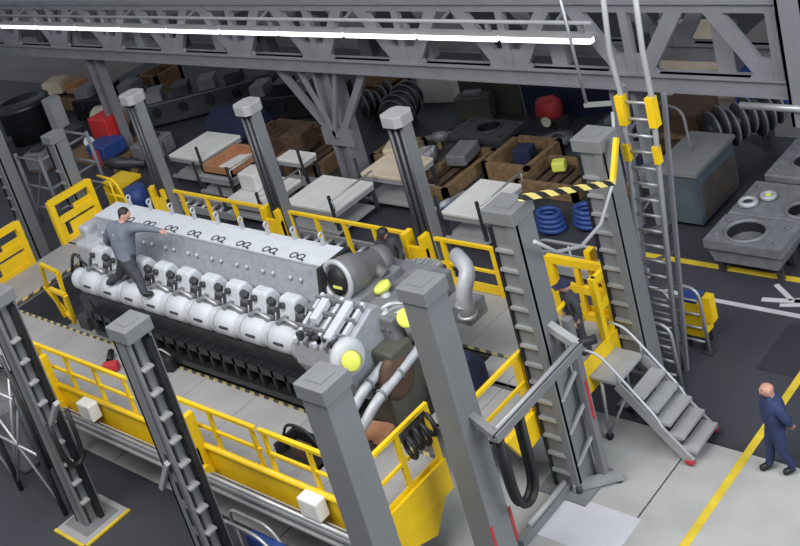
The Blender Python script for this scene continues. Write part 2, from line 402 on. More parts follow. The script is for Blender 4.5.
# cable tray frame between the two right hand columns
t = thing('cable_tray', 'grey steel cable tray carried out between the two right hand columns', 'cable tray', (-8.6, 10, 2.7))
MB().box((-8.68, 8.8, 2.66), (-8.52, 11.2, 2.70)).box((-8.68, 8.8, 2.7), (-8.65, 11.2, 2.78)).box((-8.55, 8.8, 2.7), (-8.52, 11.2, 2.78)).build('channel', 'grey', t)
MB().bar((-8.6, 8.86, 2.73), (-9.15, 8.95, 2.9), .13, .10).build('end_arm', 'grey', t)
MB().bar((-8.6, 11.16, 2.73), (-9.2, 11.18, 3.0), .14, .12).build('end_arm', 'lgrey', t)
MB().tube((-8.6, 8.9, 2.8), (-8.6, 11.1, 2.8), .035).build('conduit', 'lgrey', t)
MB().tube((-8.6, 11.18, 2.74), (-8.42, 11.4, 2.74), .07).build('end_knob', 'black', t)
b = MB()
for dx in (-.05, .05):
    b.path(arc([(-8.65+dx, 8.93, 2.66), (-8.65+dx, 8.95, 1.7), (-8.65+dx, 9.02, 1.40), (-8.65+dx, 9.25, 1.32), (-8.65+dx, 9.45, 1.5), (-8.65+dx, 9.47, 2.66)]), .055)
tag(b.build('hose_loop', 'black'), 'black double hose hanging in a loop under the cable tray at the right', 'hose')
tag(MB().path(arc([(-17.0, 6.28, 2.3), (-17.0, 6.3, 1.6), (-17.0, 6.4, 1.3), (-17.0, 6.62, 1.3), (-17.0, 6.68, 1.6), (-17.0, 6.7, 2.3)]), .05).build('hose_loop', 'black'), 'black hose hanging in a loop on the leftmost front column', 'hose')
level(0)
t = thing('floor_beam', 'grey floor beam joining the feet of the two right hand columns', 'beam', (-9, 10, 0))
MB().box((-9.06, 9.2, .012), (-8.9, 10.65, .14)).build('beam', 'grey', t)
MB().tube((-8.98, 9.5, .18), (-8.98, 10.6, .18), .05).build('pipe', 'lgrey', t)
level(1.2)
# lower crossing beam in front of the deck
t = thing('cross_rail', 'long grey channel beam running below the front deck edge behind the columns', 'beam', (-14, 7.2, 1.2))
MB().box((-19.2, 7.15, 1.26), (-9.6, 7.3, 1.32)).box((-19.2, 7.27, 1.1), (-9.6, 7.33, 1.32)).box((-19.2, 7.15, 1.1), (-9.6, 7.3, 1.14)).build('channel', 'lgrey', t)
MB().tube((-19.2, 7.2, 1.36), (-9.6, 7.2, 1.36), .04).build('pipe', 'steel', t)
for x in (-19, -15, -11): MB().box((x-.06, 7.2, .012), (x+.06, 7.32, 1.1)).build('leg', 'dsteel', t)

level(1.7)
# ================================================================== WORK PLATFORM
pf = thing('work_platform', 'large grey deck with yellow railings surrounding the engine', 'platform', (-16, 10.7, 0))
D = 1.45
def deckpart(name, x0, x1, y0, y1, step=1.5):
    b = MB(); x = x0
    while x < x1-.01:
        e = min(x+step, x1); b.box((x+.006, y0, D-.08), (e-.006, y1, D)); x = e
    b.box((x0, y0, D-.1), (x1, y1, D-.02))
    return b.build(name, 'deck', pf)
deckpart('deck_plate', -25.2, -10.2, 7.56, 9.18); deckpart('deck_plate', -25.2, -9.35, 11.9, 13.55)
deckpart('deck_plate', -25.2, -23.7, 9.18, 11.95, .8); deckpart('deck_plate', -11.1, -9.6, 9.9, 11.1, .75); deckpart('deck_plate', -11.1, -9.45, 11.25, 11.84, .75)
MB().box((-23.7, 9.16, D), (-10.3, 9.23, D+.006)).build('hazard_edge', 'hazard', pf)
MB().box((-23.7, 11.85, D), (-9.7, 11.93, D+.006)).build('hazard_edge', 'hazard', pf)
MB().box((-23.76, 9.25, D), (-23.64, 11.84, D+.006)).build('hazard_edge', 'hazard_y', pf)
for y0, y1 in ((7.8, 9.3), (12.15, 13.5)):
    for x in range(-24, -10, 2): MB().box((x-.06, y0, .95), (x+.06, y1, D-.1)).build('under_beam', 'dsteel', pf)
MB().box((-20, 7.50, 1.05), (-10.2, 7.54, 1.74)).box((-20, 7.46, 1.05), (-10.2, 7.52, 1.11)).build('skirt', 'yellow', pf)
MB().tube((-20, 7.50, 1.72), (-10.2, 7.50, 1.72), .055).build('bumper_tube', 'yellow', pf)
def railing(x0, x1, y, posts, z=D+1.02, mids=(.55,), r=.032, ax='x', toe=.12, pw=.10):
    P = (lambda u, zz: (u, y, zz)) if ax == 'x' else (lambda u, zz: (y, u, zz))
    b = MB().bar(P(x0, z), P(x1, z), .07, .06)
    for f_ in mids: b.bar(P(x0, D+1.02*f_), P(x1, D+1.02*f_), .05, .05)
    if toe: b.bar(P(x0, D+.02+toe/2), P(x1, D+.02+toe/2), .02, toe)
    o = b.build('railing', 'yellow', pf)
    for u in posts:
        MB().bar(P(u, D-.05), P(u, z), pw if ax == 'x' else .06, .06 if ax == 'x' else pw, (0, 1, 0)).build('post', 'yellow', o)
    return o
def lin(a, b, n): return [a+(b-a)*i/(n-1) for i in range(n)]
railing(-19.5, -16.2, 7.57, lin(-19.3, -16.3, 4), mids=(.6,), pw=.07, toe=.16)
railing(-15.0, -12.6, 7.57, lin(-14.9, -12.7, 3), mids=(.6,), pw=.07, toe=.16)
railing(-12.5, -10.25, 7.57, lin(-12.4, -10.3, 3), mids=(.6,), pw=.07, toe=.16)
railing(-22.9, -18.5, 13.5, lin(-22.7, -18.6, 5), mids=(), toe=.2)
railing(-17.9, -14.1, 13.5, lin(-17.7, -14.2, 5), mids=(), toe=.2)
railing(-13.4, -9.4, 13.5, lin(-13.2, -9.5, 4), mids=(.5,), toe=.2)
# right end panels
o = railing(7.6, 9.2, -10.22, [7.65, 8.4, 9.15], mids=(.5,), ax='y', toe=.1)
MB().box((-10.2, 7.5, .95), (-10.14, 9.2, 1.5)).build('end_skirt', 'yellow', pf)
MB().box((-9.35, 11.85, .95), (-9.3, 13.55, 1.5)).build('end_skirt', 'yellow', pf)
MB().prism([(7.75, .95), (9.0, .95), (8.6, .5), (8.0, .7)], 0, -10.2, -10.16).build('skirt_bracket', 'yellow', pf)
railing(9.5, 10.9, -9.55, [9.55, 10.85], mids=(.5,), ax='y', toe=0)
MB().box((-9.75, 10.85, D-.4), (-9.5, 11.0, 2.3)).build('carriage', 'yellow', pf)
MB().prism([(10.3, .9), (11.2, 1.0), (11.2, 1.4), (10.0, 1.4)], 0, -9.6, -9.5).build('skirt_bracket', 'yellow', pf)
b = MB().path(arc([(-9.6, 11.75, D), (-9.6, 11.75, 2.45), (-9.6, 12.6, 2.48), (-9.6, 12.75, 1.9)]), .04).path([(-9.6, 11.75, 2.0), (-9.6, 12.5, 2.0)], .035)
b.build('railing', 'yellow', pf)
# framed yellow gate in the far right corner
b = MB()
for x in (-10.55, -9.42): b.box((x-.07, 13.34, D-.1), (x+.07, 13.46, 2.62))
for z in (1.52, 2.05, 2.56): b.box((-10.55, 13.35, z-.07), (-9.42, 13.45, z+.07))
b.box((-10.05, 13.36, 1.5), (-9.95, 13.44, 2.56))
b.build('end_gate', 'yellow', pf)
b = MB()
for z in (1.52, 2.05, 2.56): b.box((-9.42, 12.95, z-.06), (-9.34, 13.4, z+.06))
b.box((-9.44, 12.9, D-.1), (-9.33, 13.02, 2.62)); b.build('end_gate', 'yellow', pf)
# left end gates
def gate(y0, y1, name='end_gate', x=-25.2):
    b = MB()
    for y in (y0, y1): b.box((x-.07, y-.08, D-.1), (x+.07, y+.08, D+1.15))
    for z in (D+.03, D+.58, D+1.1): b.box((x-.06, y0, z-.08), (x+.06, y1, z+.08))
    g = b.build(name, 'yellow', pf)
    MB().box((x-.02, y0+.35, D+.05), (x+.02, y1, D+.42)).box((x-.02, y0, D+.05), (x+.02, y0+.2, D+.5)).box((x-.02, (y0+y1)/2, D+.6), (x+.02, y1, D+.8)).build('kick_panel', 'yellow', g)
    return g
gate(11.85, 13.1); gate(9.6, 10.8); gate(7.9, 9.3)
MB().path(arc([(-25.2, 13.45, D+1.1), (-24.4, 13.45, D+1.05), (-24.1, 13.45, D)]), .035).path([(-25.1, 13.45, D+.6), (-24.3, 13.45, D+.6)], .03).path([(-24.7, 13.45, D), (-24.7, 13.45, D+1.06)], .03).build('railing', 'yellow', pf)
b = MB()
for p, q in (((-22.9, 9.95, D+.85), (-22.0, 9.85, D+.85)), ((-23.3, 10.05, D), (-22.9, 9.95, D+.85)), ((-21.6, 9.35, D+.8), (-20.9, 9.3, D+.8)), ((-22.0, 9.85, D+.85), (-21.9, 9.7, D)),
             ((-23.5, 10.1, D+.06), (-21.4, 9.45, D+.06)), ((-21.6, 9.35, D+.8), (-21.75, 9.5, D)), ((-20.9, 9.3, D+.8), (-21.2, 9.4, D))): b.bar(p, q, .08)
b.build('inner_barrier', 'yellow', pf)
# carriages riding on the columns
def carriage(x, y0, y1, z0=1.1, z1=2.35, mt='yellow', wd=.5, full=False):
    b = MB().box((x-wd/2, y0, z0), (x-wd/2+.12, y1, z1)).box((x+wd/2-.12, y0, z0), (x+wd/2, y1, z1)).box((x-wd/2, y0+.02, z0+.25), (x+wd/2, y0+.1, z1-.25 if full else z0+.6))
    c = b.build('carriage', mt, pf)
    MB().tube((x+wd/2, y0+.05, z0+.15), (x+wd/2+.12, y0+.05, z0+.15), .14).build('roller', mt, c)
for x in (-19.1, -14.4): carriage(x, 7.24, 7.5, 1.2, 2.4, wd=.5)
for x in (-22.3, -18.05, -13.76): carriage(x, 13.22, 13.5, 1.3, 2.6, wd=.6, full=True)
carriage(-9.6, 13.5, 13.7, 1.9, 2.75, wd=.5)
for x, l in ((-17.64, 'left'), (-11.37, 'right')):
    tag(MB().box((x-.22, 7.22, 1.42), (x+.22, 7.46, 1.76)).build('control_box', 'table', None, bevel=.03), 'white control box hung on the front yellow skirt towards the %s' % l, 'control box', 'white boxes on the skirt')

level(2.9)
# ================================================================== ENGINE
en = thing('engine', 'huge silver V engine mounted in the middle of the work platform', 'engine', (-16, 10.7, D))
XL, XR = -20.1, -13.2
MB().prism([(9.75, .9), (11.65, .9), (11.95, 2.4), (11.6, 3.1), (9.8, 3.1), (9.45, 2.4)], 0, XL, XR).build('crankcase', 'dsteel', en)
MB().box((XL+.1, 9.26, 1.62), (XR, 9.75, 1.74)).box((XL+.1, 9.3, 2.0), (XR, 9.8, 2.14)).box((XL+.1, 9.5, 1.5), (XR, 9.8, 2.45)).build('side_rail', 'rail', en)
for i in range(19):
    x = XL+.15+i*.36; MB().box((x, 9.3, 1.6), (x+.07, 9.6, 2.15)).build('rail_bracket', 'black', en)
# air box on top
MB().prism([(10.42, 3.70), (11.02, 3.70), (11.3, 2.85), (10.12, 2.85)], 0, -20.3, -13.25).build('air_box', 'enggrey', en)
lid = MB().box((-20.32, 10.40, 3.70), (-13.24, 11.04, 3.735)).build('air_box_lid', 'engwhite', en)
MB().prism([(10.30, 3.73), (11.1, 3.73), (11.3, 3.0), (10.1, 3.0)], 0, -13.25, -13.16).build('end_seal', 'black', en)
PT = .75
for i in range(9):
    x = -13.95-PT*i
    b = MB().ring((x-.1, 10.53, 3.735), (0, 0, 1), .075, .016, 16, 5).ring((x+.09, 10.53, 3.735), (0, 0, 1), .075, .016, 16, 5).bar((x+.14, 10.47, 3.740), (x+.24, 10.42, 3.740), .035, .02)
    if i < 8: b.build('ring_emblem', 'dsteel', lid)
    b = MB().box((x+.22, 10.95, 3.730), (x+.28, 11.01, 3.890)).ring((x+.25, 10.98, 3.930), (1, 0, 0), .05, .02, 12, 6)
    b.build('lifting_eye', 'engsilver', en)
    for dx in (0, .28): MB().tube((x+dx-.1, 10.26, 3.42), (x+dx-.1, 10.33, 3.44), .035).build('cover_bolt', 'engsilver', en)
# heads, pipe sections
for i in range(9):
    x = -13.72-PT*i
    hd = MB().prism([(9.66, 2.78), (9.84, 3.32), (10.06, 3.32), (10.3, 2.9), (10.1, 2.65)], 0, x-.26, x+.16).build('cylinder_head_cover', 'engwhite', en, bevel=.05)
    MB().tube((x-.12, 9.82, 3.2), (x-.12, 9.73, 3.24), .055).build('cap', 'dsteel', hd)
    MB().box((x+.18, 9.78, 2.7), (x+.36, 10.25, 3.12)).build('injector_block', 'cast', hd)
    MB().tube((x+.27, 9.9, 3.08), (x+.27, 9.8, 3.24), .075).build('valve_tower', 'dsteel', hd)
    MB().path([(x+.42, 9.66, 2.82), (x+.38, 9.76, 3.0), (x+.33, 9.95, 3.2)], .022).build('fuel_line', 'steel', hd)
    xp = x+.1
    ps = MB().lathe((xp-PT/2+.02, 9.52, 2.76), (1, 0, 0), [(0, .0), (0, .20), (.05, .22), (.08, .245), (.50, .245), (.55, .22), (.64, .20), (.68, .23), (.71, .23), (.72, 0)], 20).build('exhaust_manifold_section', 'engwhite', en)
    MB().ring((xp-PT/2+.03, 9.52, 2.76), (1, 0, 0), .22, .03, 20, 6).build('clamp_band', 'engsilver', ps)
    MB().box((xp-.12, 9.255, 2.8), (xp+.12, 9.29, 2.83)).build('label_plate', 'dsteel', ps)
    MB().box((xp-.25, 9.55, 2.92), (xp+.25, 9.72, 3.0)).box((xp-.2, 9.5, 2.96), (xp-.1, 9.74, 3.06)).build('manifold_bracket', 'cast', ps)
    MB().path([(xp-.25, 9.6, 2.98), (xp-.05, 9.63, 3.06), (xp+.28, 9.6, 3.0)], .03).build('hose', 'steel', ps)
MB().lathe((-20.35, 9.52, 2.76), (1, 0, 0), [(0, 0), (.02, .18), (.1, .22), (.3, .22), (.35, .2)], 20).build('manifold_end', 'engwhite', en)
MB().box((-20.7, 9.9, 2.2), (-20.1, 11.4, 3.3)).box((-20.9, 10.2, 2.6), (-20.6, 11, 3.5)).build('rear_cover', 'engsilver', en, bevel=.06)
MB().box((-20.6, 9.5, 1.5), (-20.2, 9.8, 2.3)).box((-20.9, 9.4, 1.5), (-20.5, 9.7, 1.8)).build('engine_mount', 'dsteel', en)
for k in range(6):
    MB().path(arc([(-20.5-.1*k, 9.9+.25*k, 2.8), (-20.9, 9.9+.22*k, 3.1), (-21.1, 9.8+.25*k, 2.6)]), .035).build('pipe', 'dsteel', en)
# front (right hand) ribbed housing
hs = MB().prism([(9.2, 2.62), (9.25, 3.02), (10.1, 3.35), (10.3, 3.3), (10.3, 2.2), (9.5, 2.0)], 0, -13.15, -11.9).build('ribbed_housing', 'enggrey', en, bevel=.03)
for i in range(5):
    x = -13.05+.24*i
    MB().prism([(9.2, 3.02), (10.1, 3.36), (10.1, 3.44), (9.2, 3.10)], 0, x, x+.07).build('rib', 'cast' if i % 2 else 'engwhite', hs)
for i, (y, z) in enumerate(((9.45, 3.13), (9.75, 3.25), (10.0, 3.34))):
    MB().box((-13.1, y-.03, z), (-12.0, y+.03, z+.09)).build('cross_rib', 'cast', hs)
MB().prism([(9.3, 3.12), (10.0, 3.38), (10.0, 3.48), (9.3, 3.22)], 0, -12.35, -12.18).build('cover_strip', 'engwhite', hs)
MB().prism([(9.55, 3.2), (9.95, 3.35), (9.95, 3.46), (9.55, 3.31)], 0, -12.88, -12.72).build('cover_strip', 'engwhite', hs)
for k in range(5):
    MB().cbox((-12.95+.2*k, 9.3+.05*(k % 2), 3.12), (.1, .1, .12)).build('fitting', 'dsteel', hs)
MB().lathe((-13.2, 9.5, 2.72), (1, 0, 0), [(-.1, 0), (-.1, .24), (.2, .26), (.4, .26), (.42, 0)], 24).build('end_drum', 'engsilver', en)
MB().lathe((-12.0, 9.36, 2.9), (1, -.2, 0), [(0, 0), (0, .33), (.1, .33), (.18, .27), (.2, .16), (.2, 0)], 28).build('front_cover_disc', 'engwhite', en)
MB().lathe((-11.7, 9.22, 2.98), (.7, -1, .4), [(-.05, 0), (-.05, .16), (.08, .16), (.1, .13), (.1, 0)], 20).build('protective_cap', 'lime', en, 'lime yellow cap on the front disc')
MB().box((-12.1, 9.6, 1.5), (-11.5, 10.7, 2.4)).box((-11.9, 9.8, 2.3), (-11.45, 10.4, 2.75)).build('gear_case', 'olive', en, bevel=.05)
MB().lathe((-11.6, 9.9, 2.3), (1, 0, 0), [(0, 0), (0, .38), (.12, .38), (.16, .3), (.16, 0)], 24).build('coupling_flange', 'dwood', en, 'rusty brown coupling flange')
MB().box((-13.1, 10.2, 2.6), (-11.6, 11.9, 3.12)).build('gear_train_cover', 'cast', en, bevel=.04)
# turbocharger
tp = Vector((-12.9, 10.42, 3.5)); td = Vector((.0, 1, -.22)).normalized()
def ta(d, side=0, up=0): return tp+td*d+Vector((td.y, -td.x, 0))*side+Vector((0, 0, up))
tb = MB().lathe(tp, td, [(-.02, .0), (-.02, .26), (-.05, .30), (0, .35), (.2, .37), (.42, .36), (.52, .30), (.98, .27), (1.08, .2), (1.09, 0)], 28).build('turbocharger', 'turbo', en)
MB().ring(ta(-.03), td, .33, .05, 26, 8).build('inlet_ring', 'engsilver', tb)
MB().lathe(ta(-.03), -td, [(-.03, .0), (.0, .24), (.01, .24), (.012, 0)], 20).build('inlet_mouth', 'black', tb)
q = ta(-.06, .0, -.17); MB().bar(q-Vector((td.y, -td.x, 0))*.11, q+Vector((td.y, -td.x, 0))*.11, .02, .17).build('inspection_tag', 'lime', tb, 'lime yellow tag in the inlet mouth')
MB().tube(ta(.75, .2, .0), ta(.75, .42, -.1), .12).build('outlet_stub', 'turbo', tb)
MB().lathe(ta(.9), td+Vector((.1, 0, .1)), [(0, .24), (.12, .29), (.3, .27), (.36, 0)], 20).build('exhaust_elbow', 'turbo', tb)
MB().box((-13.2, 10.3, 3.05), (-12.4, 11.5, 3.25)).build('turbo_bracket', 'cast', en)
for dy in (0, .28, .56):
    b = MB().box((-12.75+dy*.6, 11.55+dy*.25, 3.0), (-12.35+dy*.6, 12.0+dy*.25, 3.05))
    for k in range(4): b.box((-12.75+dy*.6+.1*k, 11.55+dy*.25, 3.05), (-12.72+dy*.6+.1*k, 12.0+dy*.25, 3.08))
    b.build('step_grating', 'steel', en)
# pipework on the right
b = MB()
for k, (x, z) in enumerate(((-11.68, 2.65), (-11.45, 2.5))):
    MB().path(arc([(x, 11.2, z+.35), (x, 10.6, z), (x, 9.15, z-.25), (x-.1, 8.8, z-.55), (x-.55, 8.85, z-.7), (x-.8, 9.2, z-.7)]), .085, 10).build('coolant_pipe', 'engsilver', en)
    for y in (10.5, 9.9, 9.4): MB().ring((x, y, z-.25*(10.6-y)/1.45), (0, 1, .17), .09, .025, 14, 6).build('pipe_clamp', 'cast', en)
for p, q, r in (((-12.1, 10.75, 2.9), (-12.35, 10.85, 3.2), .1), ((-11.75, 10.5, 2.6), (-11.95, 10.35, 3.15), .1), ((-11.5, 10.5, 2.7), (-11.35, 10.35, 3.15), .11)):
    MB().tube(p, q, r, n=14).build('pipe_stub', 'engsilver', en)
MB().lathe((-12.35, 10.87, 3.2), (-.3, -.1, 1), [(-.03, 0), (-.03, .17), (.06, .17), (.08, .13), (.08, 0)], 18).build('protective_cap', 'lime', en, 'lime yellow pipe cap below the turbocharger')
MB().lathe((-11.33, 10.3, 3.18), (.6, -.8, .4), [(-.03, 0), (-.03, .16), (.06, .16), (.08, .12), (.08, 0)], 18).build('protective_cap', 'lime', en, 'lime yellow pipe cap on the far right')
for k in range(4):
    MB().path(arc([(-12.2+.15*k, 10.2, 2.9), (-11.9+.12*k, 10.5, 3.25-.05*k), (-11.6+.1*k, 11.0, 2.9)]), .05).build('hose', 'cast' if k % 2 else 'steel', en)
dx = MB().path(arc([(-10.9, 11.3, 2.7), (-10.8, 11.2, 3.2), (-10.75, 11.45, 3.5), (-11.2, 11.7, 3.55)]), .14, 12).build('exhaust_elbow', 'engsilver', en)
for z in (2.75, 2.95): MB().ring((-10.88, 11.27, z), (0, 0, 1), .15, .03, 16, 6).build('clamp_band', 'steel', dx)
MB().box((-11.5, 11.3, 2.5), (-10.9, 11.8, 2.8)).build('elbow_support', 'cast', en)
tag(MB().prism([(10.25, .5), (11.4, .5), (11.35, 1.9), (11.0, 2.25), (10.5, 2.1), (10.2, 1.5)], 0, -11.2, -10.8).build('dust_cover', 'navy', None, bevel=.12), 'dark navy cloth cover standing between the silver coolant pipes and the column', 'cover')

level(0.6)
# ================================================================== STAIRS
st = thing('access_stairs', 'mobile grey access stairs with thin handrails leading up to the deck', 'stairs', (-8.1, 12.5, 0))
MB().box((-9.15, 12.05, 1.2), (-8.6, 12.95, 1.25)).build('landing', 'lgrey', st)
for y in (12.07, 12.93): MB().bar((-8.62, y, 1.2), (-7.48, y, .06), .05, .18).build('stringer', 'lgrey', st)
for i in range(5):
    x = -8.42+.2*i; z = 1.03-.2*i; MB().box((x-.03, 12.1, z-.02), (x+.25, 12.9, z+.03)).build('tread', 'lgrey', st)
for y in (12.07, 12.93): MB().path(arc([(-9.15, y, 1.75), (-8.85, y, 1.72), (-7.9, y, .68), (-7.9, y, .35)]), .022).path([(-8.6, y, 1.25), (-8.6, y, 1.48)], .018).build('handrail', 'engwhite', st)
for y in (12.1, 12.9):
    MB().tube((-9.05, y, .06), (-8.95, y, 1.2), .03).tube((-9.05, y, .1), (-8.5, y, 1.0), .02).build('leg', 'steel', st)
    MB().tube((-9.05, y-.04, .07), (-9.05, y+.04, .07), .065).build('wheel', 'black', st)
for y in (12.05, 12.95): MB().box((-7.56, y-.05, .05), (-7.42, y+.05, .1)).build('foot_tip', 'dred', st)

level(3.0)
# ================================================================== LADDER TOWER
t = thing('tall_ladder', 'tall silver ladder rising to the truss with yellow grips near its top', 'ladder', (-9.35, 14.35, 0))
def lx(z, side): return -9.62+.106*z if side == 0 else -9.06+.108*z       # the ladder leans a little
for sd in (0, 1):
    MB().path([(lx(0, sd), 14.35, 0), (lx(5.3, sd), 14.35, 5.3), (lx(5.3, sd)-.05*(1-sd), 14.35, 6.1), (lx(5.3, sd)+.12, 14.3, 7.4)], .05).build('stile', 'lgrey', t)
for i in range(18): z = .3+.29*i; MB().tube((lx(z, 0), 14.35, z), (lx(z, 1), 14.35, z), .026, n=8).build('rung', 'steel', t)
for sd in (0, 1):
    MB().box((lx(5.1, sd)-.07, 14.25, 4.85), (lx(5.1, sd)+.07, 14.42, 5.35)).build('grip', 'yellow', t)
    MB().box((lx(4.4, sd)-.05, 14.27, 4.2), (lx(4.4, sd)+.05, 14.4, 4.5)).build('grip', 'yellow', t)
MB().bar((lx(0, 0)-.12, 14.6, 0), (lx(5.4, 0)-.12, 14.6, 5.4), .12).build('back_post', 'truss', t)
MB().bar((lx(0, 1)+.02, 14.6, 0), (lx(5.3, 1)+.08, 14.6, 5.3), .07, .07).build('back_post', 'truss', t)
for i in range(8): z = .3+.6*i; MB().bar((lx(z, 0), 14.6, z), (lx(z, 1)+.05, 14.6, z+.3), .05).build('lattice_bar', 'truss', t)
level(0.7)
def guard(label, x, y, hh, ww, n):
    t = thing('guard_frame', label, 'guard frame', (x, y, 0), 'silver guard frames by the ladder')
    MB().path(arc([(x, y, .0), (x, y, hh), (x-ww, y, hh), (x-ww, y, 0)]), .035).build('hoop', 'steel', t)
    for i in range(n): MB().tube((x-ww, y, .2+.28*i), (x-.06, y, .2+.28*i), .022, n=8).build('bar', 'steel', t)
    MB().box((x-.1, y-.1, 0), (x+.1, y+.1, .03)).build('foot', 'dsteel', t)
guard('front one of the silver guard frames at the foot of the tall ladder', -8.6, 13.9, 1.2, .5, 4)
guard('silver guard frame in front of the yellow box', -8.58, 15.0, 1.3, .6, 4)
guard('middle silver guard frame between the ladder and the yellow box', -8.85, 14.45, 1.5, .5, 5)
t = thing('valve_stand', 'yellow box with a blue lid inside the silver guard frames', 'box', (-8.8, 15.18, 0))
MB().box((-9.05, 15.03, .25), (-8.65, 15.43, .95)).build('body', 'yellow', t, bevel=.02)
MB().box((-9.05, 15.03, .95), (-8.7, 15.38, 1.02)).build('lid', 'blue', t)
MB().box((-8.65, 15.18, .5), (-8.5, 15.38, 1.0)).build('side_box', 'yellow', t)
for p in ((-9.0, 15.08), (-8.7, 15.08), (-9.0, 15.38), (-8.7, 15.38)): MB().box((p[0]-.03, p[1]-.03, 0), (p[0]+.03, p[1]+.03, .25)).build('leg', 'dsteel', t)
level(4.7)
# overhead hazard bar and hanging cable
t = thing('hazard_bar', 'yellow and black striped bar reaching from the rung column to the ladder', 'barrier', (-9.0, 12.2, 4.5))
MB().bar((-9.0, 11.03, 5.33), (-9.0, 13.36, 4.41), .085).build('striped_bar', 'armhaz', t)
MB().bar((-9.0, 13.34, 4.38), (-9.0, 13.72, 5.0), .075).build('upright', 'yellow', t)
tag(MB().path([(-9.0, 11.1, 4.6), (-9.05, 11.6, 4.15), (-9.1, 12.3, 3.85), (-9.15, 13.0, 3.85), (-9.2, 13.6, 4.2), (-9.25, 14.0, 4.7), (-9.3, 14.2, 5.2)], .03).build('hanging_cable', 'lgrey'), 'grey cable sagging under the striped hazard bar', 'cable')

level(0.8)
TY = -.28
# ================================================================== LIFT TABLES
def lift_table(label, x0, x1, y0, y1, z, top='table', shelf=True, rail_=True):
    y0 += TY; y1 += TY
    t = thing('lift_table', label, 'table', ((x0+x1)/2, (y0+y1)/2, 0), 'white lift tables behind the platform')
    MB().box((x0, y0, z-.09), (x1, y1, z)).build('table_top', top, t, bevel=.02)
    MB().box((x0+.02, y0+.02, z-.2), (x1-.02, y1-.02, z-.09)).build('top_frame', 'lgrey', t)
    for x, y in ((x0+.06, y0+.06), (x1-.06, y0+.06), (x0+.06, y1-.06), (x1-.06, y1-.06)):
        MB().box((x-.04, y-.04, 0), (x+.04, y+.04, z-.2)).build('leg', 'dsteel', t)
    for x in (x0, x1): MB().box((x-.035, y0-.06, z-.35), (x+.035, y0, z+.42)).build('corner_post', 'dsteel', t)
    if shelf: MB().box((x0, y0-.1, .22), (x1, y1-.2, .28)).build('lower_shelf', 'lgrey', t)
    if rail_: MB().tube((x1+.05, y0, z+.3), (x1+.05, y1, z+.3), .025).tube((x1+.05, y0, z), (x1+.05, y0, z+.3), .02).tube((x1+.05, y1, z), (x1+.05, y1, z+.3), .02).build('side_rail', 'steel', t)
lift_table('leftmost white topped lift table behind the rear railing', -27.9, -26.25, 17.75, 19.45, .9, rail_=False)
t2 = lift_table('lift table carrying an orange brown crate with white paper', -25.85, -24.3, 17.2, 18.9, .72, 'lgrey')
lift_table('low pale lift table left of the second rear column', -23.8, -22.2, 16.4, 18.0, .6)
lift_table('white topped lift table just right of the second rear column', -21.2, -19.3, 16.4, 18.0, .85)
lift_table('small white lift table left of the foot of the braced gantry leg', -23.4, -22.3, 18.3, 18.9, .95, rail_=False)
lift_table('tan topped lift table left of the third rear column', -19.9, -18.3, 18.15, 19.4, .95, 'tan')
lift_table('white topped lift table left of the rung column with a pipe rail', -16.25, -15.0, 17.05, 18.75, .9)
t = thing('wooden_crate', 'orange brown open crate on a lift table with white paper inside', 'crate', (-25.1, 17.82, .72))
MB().box((-25.75, 17.07, .73), (-24.4, 18.52, .78)).build('floor_board', 'orange', t)
MB().box((-25.75, 17.07, .73), (-24.4, 17.13, .98)).box((-25.75, 18.46, .73), (-24.4, 18.52, .98)).box((-25.75, 17.07, .73), (-25.69, 18.52, .98)).box((-24.46, 17.07, .73), (-24.4, 18.52, .98)).build('side_board', 'orange', t)
tag(MB().prism([(-25.3, 17.32), (-24.6, 17.47), (-24.7, 18.32), (-25.2, 18.12)], 2, .79, .86).build('paper_sheet', 'table', None, bevel=.02), 'crumpled white paper lying in the orange brown crate', 'paper')
for i, (x0, x1, y, l) in enumerate(((-27.5, -23.4, 16.2, 'left of the second rear column'), (-21.5, -15, 15.65, 'in front of the centre lift tables'), (-14.6, -10.8, 16.6, 'right of the rung column'))):
    t = thing('roller_track', 'long low grey roller track on the floor %s' % l, 'track', ((x0+x1)/2, y, 0), 'roller tracks behind the platform')
    MB().box((x0, y-.25, .1), (x1, y-.19, .3)).box((x0, y+.19, .1), (x1, y+.25, .3)).build('side_frame', 'lgrey', t)
    for k in range(int((x1-x0)/.4)): MB().tube((x0+.2+.4*k, y-.2, .25), (x0+.2+.4*k, y+.2, .25), .05, n=8).build('roller', 'steel', t)
    for x in (x0+.3, x1-.3): MB().box((x-.05, y-.25, 0), (x+.05, y+.25, .1)).build('foot', 'dsteel', t)
t = thing('pipe_barrier', 'silver pipe barrier on the floor behind the right end of the railing', 'barrier', (-12.4, 16.4, 0))
MB().path(arc([(-13.2, 16.4, 0), (-13.2, 16.4, .85), (-11.4, 16.4, .85), (-11.4, 16.4, 0)]), .04).path([(-13.2, 16.4, .45), (-11.4, 16.4, .45)], .03).path([(-12.4, 16.4, 0), (-12.4, 16.4, .85)], .03).build('pipe_frame', 'steel', t)

level(0.7)
